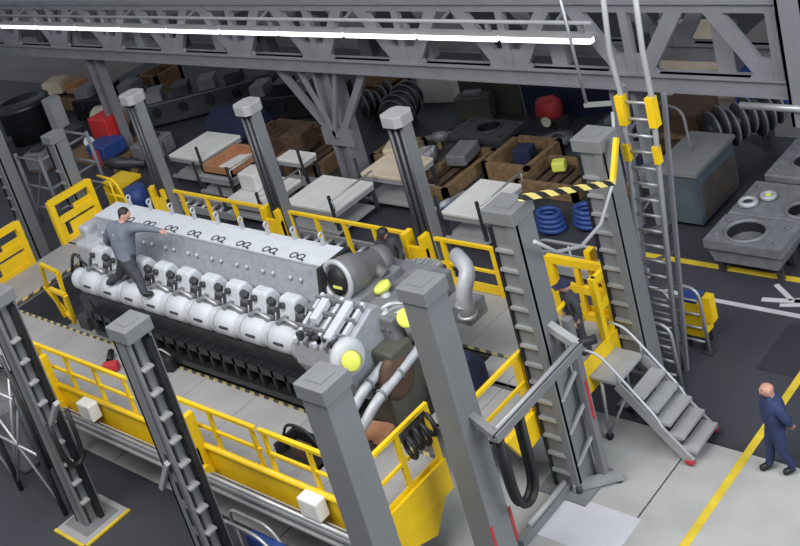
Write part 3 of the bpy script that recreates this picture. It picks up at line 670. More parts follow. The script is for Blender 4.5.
# ================================================================== BACKGROUND PARTS
t = thing('tool_cabinet', 'dark teal machine cabinet with a bent chrome handle behind the ladder', 'cabinet', (-11.1, 19.930, 0))
MB().box((-11.65, 19.030, .12), (-10.65, 20.930, 1.25)).build('body', 'teal', t, bevel=.02)
MB().box((-10.655, 19.230, .2), (-10.635, 20.830, .95)).build('side_panel', 'cabdark', t)
MB().box((-11.7, 18.980, 1.25), (-10.6, 20.980, 1.33)).build('worktop', 'grey', t)
MB().box((-10.72, 19.015, .2), (-10.66, 19.035, 1.2)).build('corner_trim', 'teal', t)
MB().path(arc([(-11.2, 20.030, 1.33), (-11.3, 20.130, 2.25), (-12.1, 20.230, 2.35)]), .035).build('handle_bar', 'steel', t)
MB().box((-12.4, 19.030, .85), (-11.65, 19.730, .95)).build('side_shelf', 'lgrey', t)
for x in (-11.5, -10.8): MB().tube((x, 19.45, .0), (x, 19.45, .12), .07).build('castor', 'black', t)
def crank(label, x, y, z, n, r, ang, mt='dsteel'):
    t = thing('crankshaft', label, 'crankshaft', (x, y, 0), 'dark crankshafts at the back of the hall')
    dv = Vector((math.cos(ang), math.sin(ang), 0))
    c = Vector((x, y, z))
    for i in range(n):
        MB().lathe(c+dv*.24*i+Vector((0, 0, .1*math.sin(i*2.1))), dv, [(0, 0), (0, r), (.1, r), (.1, 0)], 20).build('web', mt, t)
        MB().ring(c+dv*(.24*i+.05)+Vector((0, 0, .1*math.sin(i*2.1))), dv, r, .03, 20, 6).build('rim', 'cast', t)
    MB().tube(c-dv*.1, c+dv*(.24*n), r*.45).build('shaft', mt, t)
    for i in (1, n-2): q = c+dv*.24*i; MB().box((q.x-.12, q.y-.12, 0), (q.x+.12, q.y+.12, z-r*.6)).build('stand', 'dsteel', t)
crank('dark crankshaft with thin bright rims behind the teal cabinet', -11.7, 21.9, .9, 8, .42, .95)
crank('black crankshaft discs behind the third rear column', -21.7, 21.4, .8, 7, .45, 1.9, 'rail')
crank('small dark coil like crankshaft behind the octagonal cap of the third rear column', -23.6, 22.1, .7, 5, .32, 1.2)
t = thing('wooden_box', 'dark brown wooden box behind the bent chrome handle', 'box', (-12.8, 22.6, 0))
MB().box((-13.4, 22.2, 0), (-12.2, 23.4, 1.1)).build('body', 'dwood', t); MB().box((-13.3, 22.1, .5), (-12.3, 22.2, .6)).build('batten', 'wood', t)
tag(MB().box((-12.6, 25, 0), (-11.2, 25.4, 1.2)).build('storage_bin', 'blue'), 'dark blue bin far behind the crankshaft on the right', 'bin')
# castings at right
def casting(label, x0, x1, y0, y1, z, hole, mt='cast', dy=-.5):
    y0 += dy; y1 += dy; hole = (hole[0], hole[1]+dy, hole[2])
    t = thing('machine_casting', label, 'casting', ((x0+x1)/2, (y0+y1)/2, 0), 'grey castings laid out on the right')
    cx, cy, r = hole
    MB().plate_hole(x0, x1, y0, y1, z-.18, z, cx, cy, r).build('plate', mt, t, bevel=.03)
    MB().ring((cx, cy, z), (0, 0, 1), r+.05, .04, 24, 6).build('hole_rim', mt, t)
    MB().tube((cx, cy, z-.35), (cx, cy, z-.01), r-.004, n=24, caps=False).build('bore', 'rail', t, 'dark liner painted as shade inside the bore')  # dark liner added so the hole looks shaded inside
    MB().prism([(x0, z-.22), (x1, z-.22), (x1-.15, z-.5), (x0+.15, z-.5)], 1, y0+.1, y1-.1).build('flange', mt, t)
    for x, y in ((x0+.2, y0+.25), (x1-.2, y0+.25), (x0+.2, y1-.25), (x1-.2, y1-.25)):
        MB().box((x-.06, y-.06, 0), (x+.06, y+.06, z-.5)).build('trestle', 'dsteel', t)
        MB().tube((x, y, z), (x, y, z+.03), .05).build('bolt_boss', mt, t)
    return t
casting('nearest grey casting on the right with one big dark round hole', -9.75, -8.1, 17.9, 19.0, .8, (-9.05, 18.45, .38))
casting('second grey casting on the right holding silver parts', -9.8, -8.0, 19.15, 20.6, .75, (-8.35, 19.6, .28))
casting('far grey casting at the right edge with an oval hole', -9.7, -8.0, 20.8, 22.6, .8, (-8.95, 21.6, .36))
for i, (x, y, r, mt, l) in enumerate(((-9.5, 19.05, .16, 'engsilver', 'silver ring on the second casting, nearest its corner'), (-9.2, 19.4, .13, 'engsilver', 'smaller silver ring on the second casting with a lime centre'))):
    t = thing('bearing_ring', l, 'ring', (x, y, .75)); MB().ring((x, y, .81), (0, 0, 1), r, .055, 18, 8).build('ring_body', mt, t)
    MB().tube((x, y, .76), (x, y, .84), r*.5).build('core', 'lime' if i else 'dsteel', t)
casting('dark grey casting with a ring hole beside the red parts in the back', -19.3, -17.4, 21.4, 22.6, .65, (-18.3, 22.1, .33), 'dsteel')
t = thing('red_pump', 'dark red pump with a pale hub behind the hazard bar', 'pump', (-17.2, 23.1, 0))
MB().lathe((-17.5, 23.0, .6), (1, .2, 0), [(0, 0), (0, .3), (.4, .36), (.6, .25), (.62, 0)], 18).build('body', 'dred', t)
MB().box((-17.5, 22.8, 0), (-16.8, 23.3, .35)).build('base', 'dsteel', t); MB().tube((-17.2, 22.7, .4), (-16.9, 22.4, .5), .12).build('hub', 'cream', t)
# wooden frames / pallets
def wood_frame(label, x0, x1, y0, y1, z, mt='wood', planks=True):
    t = thing('timber_frame', label, 'timber frame', ((x0+x1)/2, (y0+y1)/2, 0), 'timber frames and pallets at the back')
    w_ = .14
    for a_, b_ in (((x0, y0), (x1, y0+w_)), ((x0, y1-w_), (x1, y1)), ((x0, y0), (x0+w_, y1)), ((x1-w_, y0), (x1, y1))):
        MB().box((*a_, .02), (*b_, z)).build('beam', mt, t)
    if planks:
        b = MB(); n = int((x1-x0)/.35)
        for k in range(n): b.box((x0+.06+.35*k, y0+.03, z*.5), (x0+.28+.35*k, y1-.03, z*.6))
        b.build('planks', 'dwood', t)
wood_frame('open yellowish timber frame with a dark middle behind the rung column', -17.4, -15.9, 19.9, 21.6, .5, 'wood', False)
wood_frame('brown plank pallet under the hazard bar', -16.0, -14.2, 19.4, 20.9, .4)
wood_frame('brown pallet beside the white table with the pipe rail', -18.9, -17.7, 18.6, 21.0, .35)
wood_frame('brown pallet right of the braced gantry leg', -21.2, -20.1, 19.6, 20.9, .5)
wood_frame('wooden pallet left of the braced gantry leg', -24.6, -22.6, 18.7, 20.6, .45)
wood_frame('timber pallet stack behind the second rear column', -26.6, -24.4, 19.6, 21.0, .6, 'dwood')
wood_frame('timber frame low under the brass parts at the centre back', -24.6, -23.2, 22.9, 24.1, .8)
wood_frame('brown pallet at the far left under pale packages', -41.5, -38.5, 21.0, 22.4, .5)
wood_frame('light brown timber rack behind the leftmost rear column', -35.6, -34.4, 22.2, 23.5, 1.1)
for i, (x, y, z, d, mt, nm, l, c) in enumerate((
    (-23.9, 23.5, 1.05, (.9, .7, .45), 'wood', 'carton', 'brown carton on the timber frame behind the third rear column', 'carton'),
    (-22.3, 24.3, .45, (1.2, .5, .9), 'table', 'carton', 'pale carton under the truss behind the brown carton', 'carton'),
    (-40.6, 21.6, .75, (.9, .8, .5), 'tan', 'package', 'pale pink package on the far left pallet', 'package'),
    (-39.4, 21.8, .72, (.8, .7, .45), 'orange', 'package', 'brown package right of the pale one on the far left pallet', 'package'),
    (-16.6, 20.8, .35, (.5, .5, .5), 'navy', 'bin', 'dark blue bin standing in the open timber frame', 'bin'),
    (-15.1, 20.2, .52, (.35, .3, .25), 'lime', 'tool_box', 'small lime box on the brown plank pallet', 'box'),
    (-17.2, 18.2, .10, (.5, .35, .2), 'blue', 'cloth_bundle', 'blue cloth bundle on the floor behind the white table', 'cloth'),
    (-24.0, 19.6, .75, (.7, .9, .6), 'dwood', 'carton', 'dark brown carton on the pallet left of the gantry leg', 'carton'),
    (-20.7, 20.2, .45, (.6, .7, .3), 'tan', 'carton', 'tan carton on the pallet right of the gantry leg', 'carton'),
    (-23.3, 17.0, .86, (.7, .6, .5), 'table', 'parts_bin', 'white bin on the low pale lift table', 'bin'),
    (-18.3, 20.3, .5, (.6, 1.0, .3), 'cast', 'machined_block', 'grey machined block on the pallet beside the white table', 'block'),
    (-19.9, 20.3, .18, (.7, .9, .35), 'engsilver', 'machined_block', 'silver machined parts block left of the pallet with the grey block', 'block'))):
    b = MB().cbox((x, y, z), d, .2*(i % 3))
    tag(b.build(nm, mt, None, bevel=.04), l, c)
# blue hoses and coils
for x, y, l in ((-14.1, 18.1, 'left'), (-13.3, 18.5, 'right')):
    b = MB()
    for k in range(4): b.ring((x, y, .12+.11*k), (.1, .1, 1), .32-.02*k, .06, 20, 6)
    tag(b.build('hose_coil', 'blue'), 'coiled blue hose on the floor under the hazard bar, the %s one' % l, 'hose', 'blue hose coils')
# dark engine blocks and machines at the left back
def block(label, x, y, L, ang, n, mt='dsteel'):
    t = thing('engine_block', label, 'engine block', (x, y, 0), 'dark engine blocks at the back left')
    d = Vector((math.cos(ang), math.sin(ang), 0)); s_ = Vector((-d.y, d.x, 0)); c = Vector((x, y, 0))
    MB().bar(c+Vector((0, 0, .5)), c+d*L+Vector((0, 0, .5)), 1.0, .8).build('body', mt, t, bevel=.06)
    for k in range(n):
        q = c+d*(L*(k+.5)/n)
        MB().cbox((q.x, q.y, 1.08), (L/n*.6, .75, .35), ang).build('head', 'cast' if k % 2 == 0 else mt, t)
        MB().tube(q-s_*.5+Vector((0, 0, .6)), q-s_*.62+Vector((0, 0, .6)), .16).build('port_cover', 'rail', t)
    MB().bar(c+s_*.3+Vector((0, 0, .05)), c+d*L+s_*.3+Vector((0, 0, .05)), .15, .1).build('skid', 'dsteel', t)
block('dark engine block with light grey heads between the two left rear columns', -33.2, 20.6, 5.0, .72, 5)
block('dark engine block left of the braced gantry leg under the truss', -28.6, 21.9, 3.6, .35, 4, 'rail')
block('dark engine block at the far left behind the red machine', -37.5, 20.6, 3.2, .3, 3, 'rail')
t = thing('blue_tarpaulin', 'dark blue tarpaulin covered pile left of the second rear column', 'tarpaulin', (-28.6, 20.8, 0))
MB().prism([(20.1, 0), (21.9, 0), (21.6, .7), (21.0, .85), (20.4, .6)], 0, -29.7, -27.6).build('sheet', 'navy', t, bevel=.15)
t = thing('red_compressor', 'red compressor with a cream tank at the back left', 'compressor', (-32.8, 18.6, 0))
MB().lathe((-34.6, 19.3, .7), (.6, .3, 0), [(0, 0), (.02, .42), (.15, .5), (1.1, .5), (1.2, .4), (1.22, 0)], 20).build('tank', 'cream', t)
MB().box((-33.6, 18.4, .55), (-32.5, 19.3, 1.25)).build('motor_housing', 'red', t, bevel=.06)
MB().box((-32.9, 17.6, .2), (-31.9, 18.6, .7)).build('drive_unit', 'blue', t, bevel=.05)
MB().tube((-32.8, 18.1, .3), (-32.2, 17.6, .3), .3).build('pulley', 'dred', t); MB().tube((-33.4, 18.2, .4), (-33.1, 17.9, .7), .18).build('filter', 'engwhite', t)
MB().box((-34.8, 17.6, 0), (-31.7, 19.6, .12)).build('skid', 'wood', t)
t = thing('black_tank', 'large black upright tank with a round lid at the left edge', 'tank', (-38.6, 18.8, 0))
MB().lathe((-38.6, 18.8, 0), (0, 0, 1), [(0, 0), (0, .95), (1.1, .95), (1.25, 1.1), (1.4, 1.1), (1.42, .8), (1.35, .75), (1.35, 0)], 28).build('body', 'rail', t)
t = thing('grey_post_machine', 'pale grey upright machine post right of the black tank', 'machine', (-36.2, 18.6, 0))
MB().box((-36.8, 18.7, 0), (-36.3, 19.2, 1.6)).build('post', 'lgrey', t); MB().box((-36.5, 18.2, 0), (-35.4, 19.2, .5)).build('base', 'dsteel', t)
for x in (-29.6, -28.6):
    pass
t = thing('yellow_trolley', 'yellow framed trolley with a blue drum behind the leftmost rear column', 'trolley', (-27.9, 15.9, 0))
MB().box((-28.9, 15.5, .75), (-27.9, 16.3, .85)).box((-28.9, 15.5, .1), (-28.75, 16.3, .8)).box((-28.1, 15.4, .1), (-27.95, 15.55, .8)).build('frame', 'yellow', t)
MB().tube((-27.55, 15.7, .05), (-27.55, 15.7, .75), .32, n=16).build('drum', 'blue', t)
MB().tube((-28.8, 15.6, 0), (-28.8, 15.6, .1), .08).tube((-28, 15.6, 0), (-28, 15.6, .1), .08).build('wheel', 'black', t)
# racks of thin bars at far left
t = thing('scaffold_frame', 'grey scaffold frame at the left edge beside the column', 'scaffold', (-29.5, 14.5, 0))
for x, y in ((-31, 14.2), (-29.6, 14.2), (-31, 16), (-29.6, 16)): MB().tube((x, y, 0), (x, y, 2.2), .06).build('post', 'truss', t)
for z in (.5, 1.2, 2.1): MB().tube((-31, 14.2, z), (-29.6, 14.2, z), .04).tube((-29.6, 14.2, z), (-29.6, 16, z), .04).tube((-31, 16, z), (-29.6, 16, z), .04).build('bar', 'truss', t)
MB().bar((-31, 14.2, .3), (-29.6, 14.2, 2.0), .06).build('brace', 'truss', t)
def gear(label, x, y, z, r, ax, mt='cast'):
    t = thing('gear_wheel', label, 'gear wheel', (x, y, 0), 'loose gear wheels at the back')
    a_ = Vector(ax).normalized()
    b = MB().lathe((x, y, z), a_, [(0, r*.3), (0, r), (.12, r), (.12, r*.3), (0, r*.3)], 24); d_, p_, q_, _ = b.frame((x, y, z), Vector((x, y, z))+a_)
    for k in range(16):
        u = 2*PI*k/16; e = p_*math.cos(u)+q_*math.sin(u); c = Vector((x, y, z))+e*r+a_*.06
        b.bar(c-a_*.06, c+a_*.06, .07, .07)
    b.build('toothed_rim', mt, t)
    MB().tube(Vector((x, y, z))-a_*.03, Vector((x, y, z))+a_*.16, r*.28).build('hub', 'dsteel', t)
gear('grey gear wheel lying flat in front of the red pump', -16.6, 22.3, .05, .42, (0, 0, 1))
gear('dark gear wheel lying flat beside the ring casting', -19.9, 22.4, .05, .45, (0, 0, 1), 'dsteel')
gear('dark gear wheel lying flat behind the white table with the pipe rail', -16.4, 18.95, .05, .34, (0, 0, 1), 'dsteel')
def shaft(label, x, y, L, ang, r, mt='cast', z=.3):
    t = thing('steel_shaft', label, 'shaft', (x, y, 0), 'loose steel shafts at the back')
    d_ = Vector((math.cos(ang), math.sin(ang), 0)); c = Vector((x, y, z))
    MB().lathe(c, d_, [(0, 0), (0, r*.6), (L*.15, r*.6), (L*.16, r), (L*.4, r), (L*.41, r*.75), (L*.8, r*.75), (L*.81, r*.5), (L, r*.5), (L, 0)], 16).build('journal', mt, t)
    for u in (.25, .7):
        q = c+d_*L*u; MB().cbox((q.x, q.y, (z-r*.7)/2), (.12, .3, z-r*.7), ang).build('cradle', 'wood', t)
shaft('long grey shaft on wooden cradles behind the third rear column', -20.4, 21.2, 1.5, .5, .15)
shaft('silver shaft on cradles left of the white table with the pipe rail', -17.5, 17.9, 1.2, 1.3, .1, 'engsilver', .2)
shaft('dark shaft on cradles left of the blue tarpaulin', -31.6, 17.4, 1.8, .2, .2, 'dsteel')
shaft('grey shaft on cradles in front of the teal cabinet', -13.6, 19.3, 1.4, 1.2, .12)
for k, (x, y, d, mt, l) in enumerate((
    (-26.6, 23.4, (1.2, .9, .7), 'dsteel', 'dark machine box behind the blue tarpaulin'),
    (-30.4, 18.6, (.9, 1.2, .6), 'cast', 'grey machine box behind the leftmost octagonal cap'),
    (-20.0, 23.2, (1.1, .5, .7), 'olive', 'olive machine box in front of the olive screen'),
    (-14.6, 22.4, (1.2, .9, .6), 'dsteel', 'dark machine box left of the brown wooden box'),
    (-13.2, 20.9, (.6, .8, .7), 'navy', 'navy box on the floor left of the teal cabinet'),
    (-34.9, 16.9, (.9, .7, .6), 'cast', 'grey machine box on the floor left of the red compressor'),
    (-37.2, 16.6, (1.0, .9, .9), 'dsteel', 'dark machine box at the left edge below the black tank'))):
    t = thing('machine_box', l, 'machine', (x, y, 0), 'machine boxes at the back')
    MB().cbox((x, y, d[2]/2+.08), d, .15*(k % 3)).build('housing', mt, t, bevel=.04)
    MB().cbox((x, y, d[2]+.14), (d[0]*.5, d[1]*.5, .12), .15*(k % 3)).build('lid', 'cast' if mt != 'cast' else 'dsteel', t, bevel=.02)
    MB().cbox((x, y, .05), (d[0]*.8, d[1]*.8, .09), .15*(k % 3)).build('skid', 'wood', t)
tag(MB().prism([(25.6, 0), (25.7, 0), (26.3, 1.9), (26.2, 1.9)], 0, -15.2, -13.0).build('leaning_board', 'tan'), 'tan board leaning at the back, seen through the right end of the truss', 'board')
level(1.0)
# scaffold at lower left
t = thing('lattice_frame', 'dark lattice of thin steel rods at the lower left corner', 'lattice', (-19.3, 6.4, 0))
for x, y in ((-17.75, 6.1), (-19.4, 6.1), (-21.0, 6.1), (-19.4, 6.8)): MB().tube((x, y, 0), (x, y, 2.6), .05).build('upright', 'dsteel', t)
for p, q in (((-17.75, 6.1, .2), (-19.4, 6.1, 2.4)), ((-19.4, 6.1, .2), (-17.75, 6.1, 2.4)), ((-19.4, 6.1, .2), (-21, 6.1, 2.4)), ((-21, 6.1, .2), (-19.4, 6.1, 2.4)), ((-17.75, 6.1, 1.3), (-21, 6.1, 1.3)), ((-17.75, 6.1, 2.5), (-21, 6.1, 2.5)), ((-19.4, 6.1, 2.5), (-19.4, 6.8, 2.5)), ((-19.4, 6.1, .3), (-19.4, 6.8, 2.2))):
    MB().tube(p, q, .028, n=8).build('rod', 'steel', t)
MB().box((-20.4, 6.4, 0), (-19.7, 7.05, 1.5)).build('motor_unit', 'cast', t, bevel=.1)
level(0.5)
# trolley under the deck
t = thing('tube_trolley', 'silver tube trolley with a blue case under the front beam', 'trolley', (-12.6, 6.9, 0))
MB().path(arc([(-13.4, 6.75, .08), (-13.4, 6.75, .95), (-12.3, 6.75, .95), (-11.8, 6.75, .5), (-11.8, 6.75, .08)]), .03).path([(-12.9, 6.75, .1), (-12.9, 6.75, .95)], .025).path(arc([(-13.4, 7.0, .08), (-13.4, 7.0, .95), (-12.3, 7.0, .95), (-11.8, 7.0, .08)]), .03).build('frame', 'steel', t)
MB().box((-12.85, 6.8, .35), (-11.95, 7.0, .75)).build('case', 'blue', t, bevel=.05)
MB().box((-13.4, 6.75, .1), (-11.8, 7.0, .16)).build('shelf', 'dsteel', t)
for x in (-13.35, -11.85): MB().tube((x, 6.72, .07), (x, 6.78, .07), .07).build('wheel', 'black', t)

level(1.5)
# ================================================================== DECK CLUTTER
t = thing('tool_bag', 'black tool bag with a pale handle on the front deck', 'bag', (-17.3, 9.0, D))
MB().cbox((-17.3, 9.05, D+.16), (.55, .35, .30), .3).build('bag_body', 'black', t, bevel=.06); MB().path(arc([(-17.5, 9.0, D+.3), (-17.35, 9.05, D+.45), (-17.1, 9.1, D+.3)]), .02).build('handle', 'lgrey', t)
t = thing('red_tool', 'red and black power tool lying on the deck by the front railing', 'tool', (-18.5, 8.5, D))
MB().cbox((-18.5, 8.5, D+.1), (.35, .2, .18), .6).build('motor', 'dred', t, bevel=.04); MB().tube((-18.7, 8.6, D+.1), (-18.95, 8.85, D+.12), .07).build('grip', 'black', t)
t = thing('tool_tray', 'open dark tool tray standing against the front railing', 'tray', (-12.4, 8.1, D))
MB().box((-12.9, 8.0, D), (-12.0, 8.5, D+.06)).box((-12.9, 8.0, D), (-12.85, 8.5, D+.3)).box((-12.05, 8.0, D), (-12.0, 8.5, D+.3)).box((-12.9, 8.45, D), (-12.0, 8.5, D+.3)).build('tray', 'black', t)
MB().path(arc([(-12.9, 8.25, D+.3), (-12.7, 8.25, D+.6), (-12.2, 8.25, D+.6), (-12.0, 8.25, D+.3)]), .025).build('handle', 'black', t)
MB().cbox((-12.5, 8.25, D+.14), (.35, .2, .16)).build('insert', 'dwood', t)
tag(MB().cbox((-11.75, 9.15, D+.05), (.75, .55, .1), .2).build('cardboard_sheet', 'orange', None, bevel=.02), 'orange brown cardboard on the deck under the silver pipes', 'cardboard')
for i, (x, y, mt, l) in enumerate(((-11.7, 8.75, 'blue', 'small blue bottle among the tools on the deck'), (-11.5, 8.6, 'teal', 'teal can among the tools on the deck'), (-11.85, 8.5, 'table', 'white cloth ball among the tools on the deck'), (-11.35, 8.8, 'black', 'black tape roll among the tools on the deck'))):
    o = MB().lathe((x, y, D+.01), (0, 0, 1), [(0, 0), (0, .07), (.14, .07), (.18, .035), (.24, .035), (.24, 0)], 12).build(['bottle', 'can', 'cloth_ball', 'tape_roll'][i], mt); tag(o, l, ['bottle', 'can', 'cloth', 'tape'][i])
t = thing('cable_bundle', 'black cable bundle hanging on the right front end rail', 'cable', (-10.25, 8.9, 2.2))
b = MB()
for k in range(4): b.ring((-10.12, 8.55+.17*k, 2.15+.05*(k % 2)), (.3, 1, 0), .17, .04, 16, 6)
b.build('coil', 'black', t)

level(0)
# ================================================================== PEOPLE
def human(name, label, J, segs_mat, hair=None, cap=None, face=(0, 1, 0), scale=1, refitted=False, back=None):
    """J joint positions (world); one skinned continuous body, materials by nearest bone."""
    b0 = Vector(J['base']); level(b0.z); b1 = b0.copy() if refitted else refit(b0)  # joints already given for the final camera skip the refit
    J = {k: b1+Vector(v)-b0 for k, v in J.items()}
    FIT_SCALE.x = FIT_SCALE.y = 1; OFF.x = OFF.y = 0
    root = thing(name, label, 'person', b1)
    order = list(J.keys()); order.remove('base'); V = []; idx = {}; rad = []
    R_ = dict(pelvis=.155, spine=.15, chest=.165, neck=.062, jaw=.078, head=.098, crown=.06, shR=.085, shL=.085, elR=.055, elL=.055, wrR=.036, wrL=.036,
              hipR=.105, hipL=.105, knR=.072, knL=.072, anR=.05, anL=.05, heR=.045, heL=.045, toR=.04, toL=.04, paR=.036, paL=.036)
    E = [('pelvis', 'spine'), ('spine', 'chest'), ('chest', 'neck'), ('neck', 'jaw'), ('jaw', 'head'), ('head', 'crown')]
    for s_ in 'RL': E += [('chest', 'sh'+s_), ('sh'+s_, 'el'+s_), ('el'+s_, 'wr'+s_), ('wr'+s_, 'pa'+s_), ('pelvis', 'hip'+s_), ('hip'+s_, 'kn'+s_), ('kn'+s_, 'an'+s_), ('an'+s_, 'to'+s_)]
    J = {k: Vector(v) for k, v in J.items()}
    fc = Vector(face).normalized()
    for s_ in 'RL':
        d = (J['wr'+s_]-J['el'+s_]).normalized(); J['pa'+s_] = J['wr'+s_]+d*.075
        an = J['an'+s_]; J['to'+s_] = an+Vector((fc.x, fc.y, 0)).normalized()*.17+Vector((0, 0, -.045))
    pal = {}
    def vid(k):
        if k not in idx: idx[k] = len(V); V.append(J[k]); rad.append(R_.get(k, .012)*scale)
        return idx[k]
    EE = [(vid(a_), vid(b_)) for a_, b_ in E]
    names = [(a_, b_) for a_, b_ in E]
    for s_ in 'RL':                                  # five fingers each, bent
        d = (J['wr'+s_]-J['el'+s_]).normalized(); up = Vector((0, 0, 1)) if abs(d.z) < .8 else fc
        sd = d.cross(up).normalized(); nm = sd.cross(d).normalized()
        for k, (o_, L) in enumerate(((-.03, .065), (-.01, .078), (.01, .075), (.03, .058))):
            p = J['pa'+s_]+sd*o_+d*.012; q = p+d*L*.55-nm*.006; r_ = q+d*L*.35-nm*.03
            n0 = len(V); V.extend([p, q, r_]); rad.extend([.0095, .009, .0075]); EE += [(idx['pa'+s_], n0), (n0, n0+1), (n0+1, n0+2)]; names += [('wr'+s_, 'pa'+s_)]*3
        p = J['wr'+s_]+d*.035+sd*.03; q = p+d*.03+sd*.028; r_ = q+d*.03-nm*.01
        n0 = len(V); V.extend([p, q, r_]); rad.extend([.012, .0105, .009]); EE += [(idx['wr'+s_], n0), (n0, n0+1), (n0+1, n0+2)]; names += [('wr'+s_, 'pa'+s_)]*3
    hd = J['head']; sdv = fc.cross(Vector((0, 0, 1))).normalized()
    n0 = len(V); V.append(hd+fc*.115+Vector((0, 0, -.015))); rad.append(.016); EE.append((idx['head'], n0)); names.append(('jaw', 'head'))
    for sg in (-1, 1):
        n0 = len(V); V.append(hd+sdv*sg*.102+Vector((0, 0, -.01))); rad.append(.018); EE.append((idx['head'], n0)); names.append(('jaw', 'head'))
    me = bpy.data.meshes.new('body_rig'); me.from_pydata(V, EE, []); me.update()
    ob = bpy.data.objects.new('body_rig', me); COL.objects.link(ob)
    md = ob.modifiers.new('skin', 'SKIN'); md.use_smooth_shade = True
    for i, v in enumerate(me.skin_vertices[0].data):
        v.radius = (rad[i], rad[i]); v.use_root = (i == idx['pelvis'])
    sb = ob.modifiers.new('sub', 'SUBSURF'); sb.levels = 1; sb.render_levels = 1
    dg = bpy.context.evaluated_depsgraph_get(); dg.update()
    m2 = bpy.data.meshes.new_from_object(ob.evaluated_get(dg)); bpy.data.objects.remove(ob)
    mats = []; slot = {}
    for k in ('skin', 'top', 'legs', 'shoe'):
        m2.materials.append(M[segs_mat[k]]); slot[k] = len(m2.materials)-1
    def cls(a_, b_):
        if a_ in ('neck', 'jaw', 'head'): return 'skin'
        if b_.startswith('pa'): return 'skin'
        if b_.startswith('to'): return 'shoe'
        if a_.startswith(('hip', 'kn')) or b_.startswith('hip'): return 'legs'
        return 'top'
    seg = [(V[a_], V[b_], cls(*n_)) for (a_, b_), n_ in zip(EE, names)]
    for p in m2.polygons:
        c = p.center; best = None
        for a_, b_, k in seg:
            d = b_-a_; t_ = max(0, min(1, (c-a_).dot(d)/max(d.length_squared, 1e-9))); e = (c-a_-d*t_).length
            e *= 1.6 if k == 'skin' and c.z < J['neck'].z+.03 and c.z > J['chest'].z-.1 else 1
            if best is None or e < best[0]: best = (e, k)
        p.material_index = slot[best[1]]; p.use_smooth = True
    for v in m2.vertices: v.co -= root.location
    body = bpy.data.objects.new('body', m2); COL.objects.link(body); body.parent = root
    eb = MB()
    for sg in (-1, 1): eb.lathe(hd+fc*.083+sdv*sg*.035+Vector((0, 0, .012)), fc, [(-.005, 0), (0, .013), (.01, .01), (.014, 0)], 8)
    eb.build('eyes', 'eye', root)
    MB().bar(hd+fc*.088-sdv*.028+Vector((0, 0, -.062)), hd+fc*.088+sdv*.028+Vector((0, 0, -.062)), .012).build('mouth', 'dred', root)
    up = (J['crown']-J['jaw']).normalized()
    if hair or cap:
        hb = MB(); n = 12; c0 = hd-fc*.015+up*.035; rr = .112; prof = []
        d, a_, b_, L = hb.frame(c0, c0+up); vs = []
        for i in range(5):
            ph = i/4*PI/2*.98
            for j in range(n):
                t_ = 2*PI*j/n; vs.append(c0+up*(math.sin(ph)*rr*.95-.02)+(a_*math.cos(t_)+b_*math.sin(t_))*rr*math.cos(ph))
        hb.add(vs, [(i*n+j, i*n+(j+1) % n, (i+1)*n+(j+1) % n, (i+1)*n+j) for i in range(4) for j in range(n)], True)
        if hair: hb.add([c0-fc*.1+sdv*.08, c0-fc*.1-sdv*.08, c0-fc*.085-sdv*.06-up*.1, c0-fc*.085+sdv*.06-up*.1, c0-fc*.03+sdv*.105, c0-fc*.03-sdv*.105], [(0, 1, 2, 3), (0, 3, 4), (1, 5, 2)])
        o = hb.build('cap' if cap else 'hair', cap or hair, root)
        if cap: MB().bar(c0+fc*.09-up*.005, c0+fc*.19-up*.02, .15, .015).build('cap_brim', cap, o)
    if back:
        c = J['chest']*.75+J['neck']*.25-fc*.185; MB().bar(c-sdv*.13, c+sdv*.13, .04, .012, fc).build('back_print', back, root)
    FIT_SCALE.x, FIT_SCALE.y = .9282, .9193
    return root, J
def stand(base, yaw, h=1.75, arms=None, lean=(0, 0)):
    s = h/1.75; q = Matrix.Rotation(yaw, 3, 'Z'); b = Vector(base)
    L = dict(pelvis=(0, 0, .95), spine=(0, .0, 1.12), chest=(0, .01, 1.32), neck=(0, .01, 1.48), jaw=(0, .03, 1.555), head=(0, .035, 1.625), crown=(0, .025, 1.70),
             shR=(.185, 0, 1.40), shL=(-.185, 0, 1.40), elR=(.26, -.03, 1.13), elL=(-.26, -.03, 1.13), wrR=(.24, .1, .92), wrL=(-.24, .1, .92),
             hipR=(.095, 0, .90), hipL=(-.095, 0, .90), knR=(.11, .04, .5), knL=(-.10, .0, .5), anR=(.11, .02, .085), anL=(-.11, -.08, .085))
    if arms: L.update(arms)
    J = {k: b+q@Vector((v[0]*s+lean[0]*v[2], v[1]*s+lean[1]*v[2], v[2]*s)) for k, v in L.items()}
    J['base'] = b; return J, q@Vector((0, 1, 0))
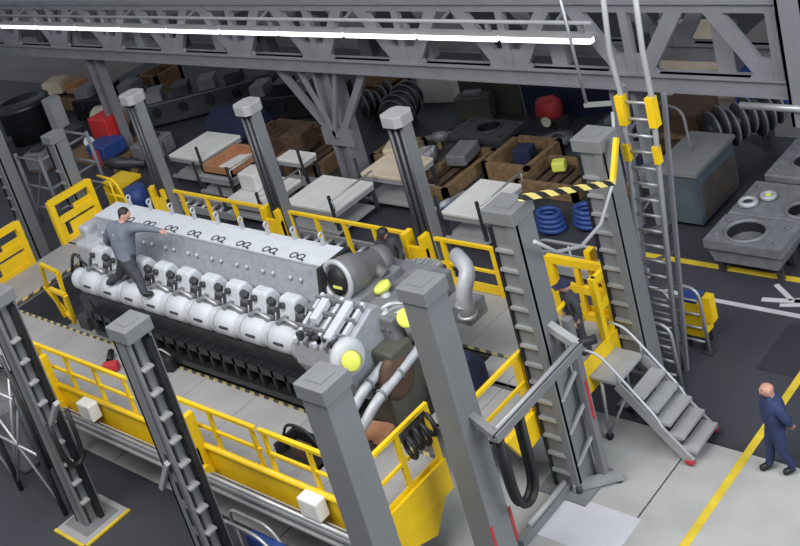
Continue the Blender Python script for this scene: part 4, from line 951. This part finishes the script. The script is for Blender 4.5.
W = dict(skin='skin', top='jacket', legs='trousers', shoe='shoe')
J, f = stand((-6.03, 12.45, .008), 2.35, 1.62, dict(elR=(.29, -.12, 1.14), wrR=(.14, -.19, .95), elL=(-.29, -.12, 1.14), wrL=(-.14, -.19, .95), knR=(.12, .10, .5), anR=(.12, .16, .085), anL=(-.10, -.14, .085)))
rt, J = human('person', 'bald man in navy work clothes standing by the yellow floor line, arms behind him', J, W, face=f, scale=1.28)
# man on the engine
J = dict(base=(-15.805, 8.227, 2.965), head=(-16.463, 8.795, 4.356), neck=(-16.494, 8.746, 4.187), chest=(-16.547, 8.648, 3.976), pelvis=(-16.501, 8.501, 3.472), shR=(-16.187, 8.678, 4.152), elR=(-15.893, 8.795, 4.123), wrR=(-15.639, 8.893, 4.045), shL=(-16.785, 8.599, 4.103), elL=(-17.040, 8.550, 3.780), wrL=(-17.069, 8.776, 3.535), knR=(-16.060, 8.384, 3.251), anR=(-15.805, 8.227, 3.055), knL=(-16.824, 8.452, 3.143), anL=(-17.069, 8.256, 3.035), spine=(-16.522, 8.568, 3.699), hipR=(-16.401, 8.481, 3.422), hipL=(-16.601, 8.501, 3.422), jaw=(-16.477, 8.773, 4.280), crown=(-16.449, 8.817, 4.432))
human('person', 'man in grey overall standing on the engine and reaching along its white lid', J, dict(skin='skin', top='greyshirt', legs='darkcloth', shoe='shoe'), hair='hair', face=(.5, .85, -.1), scale=1.36, refitted=True, back='engwhite')
# two workers half hidden behind
J, f = stand((-14.1, 12.9, D), 3.6, 1.5, dict(elR=(.3, .12, 1.15), wrR=(.2, .3, 1.05)), lean=(0, .06))
human('person', 'worker in dark clothing and cap bending behind the turbocharger', J, dict(skin='skin', top='hoodie', legs='darkcloth', shoe='shoe'), cap='black', face=f)
J, f = stand((-9.5, 12.5, D), 2.6, 1.4, lean=(0, .05))
human('person', 'worker in charcoal overall and dark cap standing on the deck by the corner gate', J, dict(skin='skin', top='hoodie', legs='hoodie', shoe='shoe'), cap='navy', face=f)
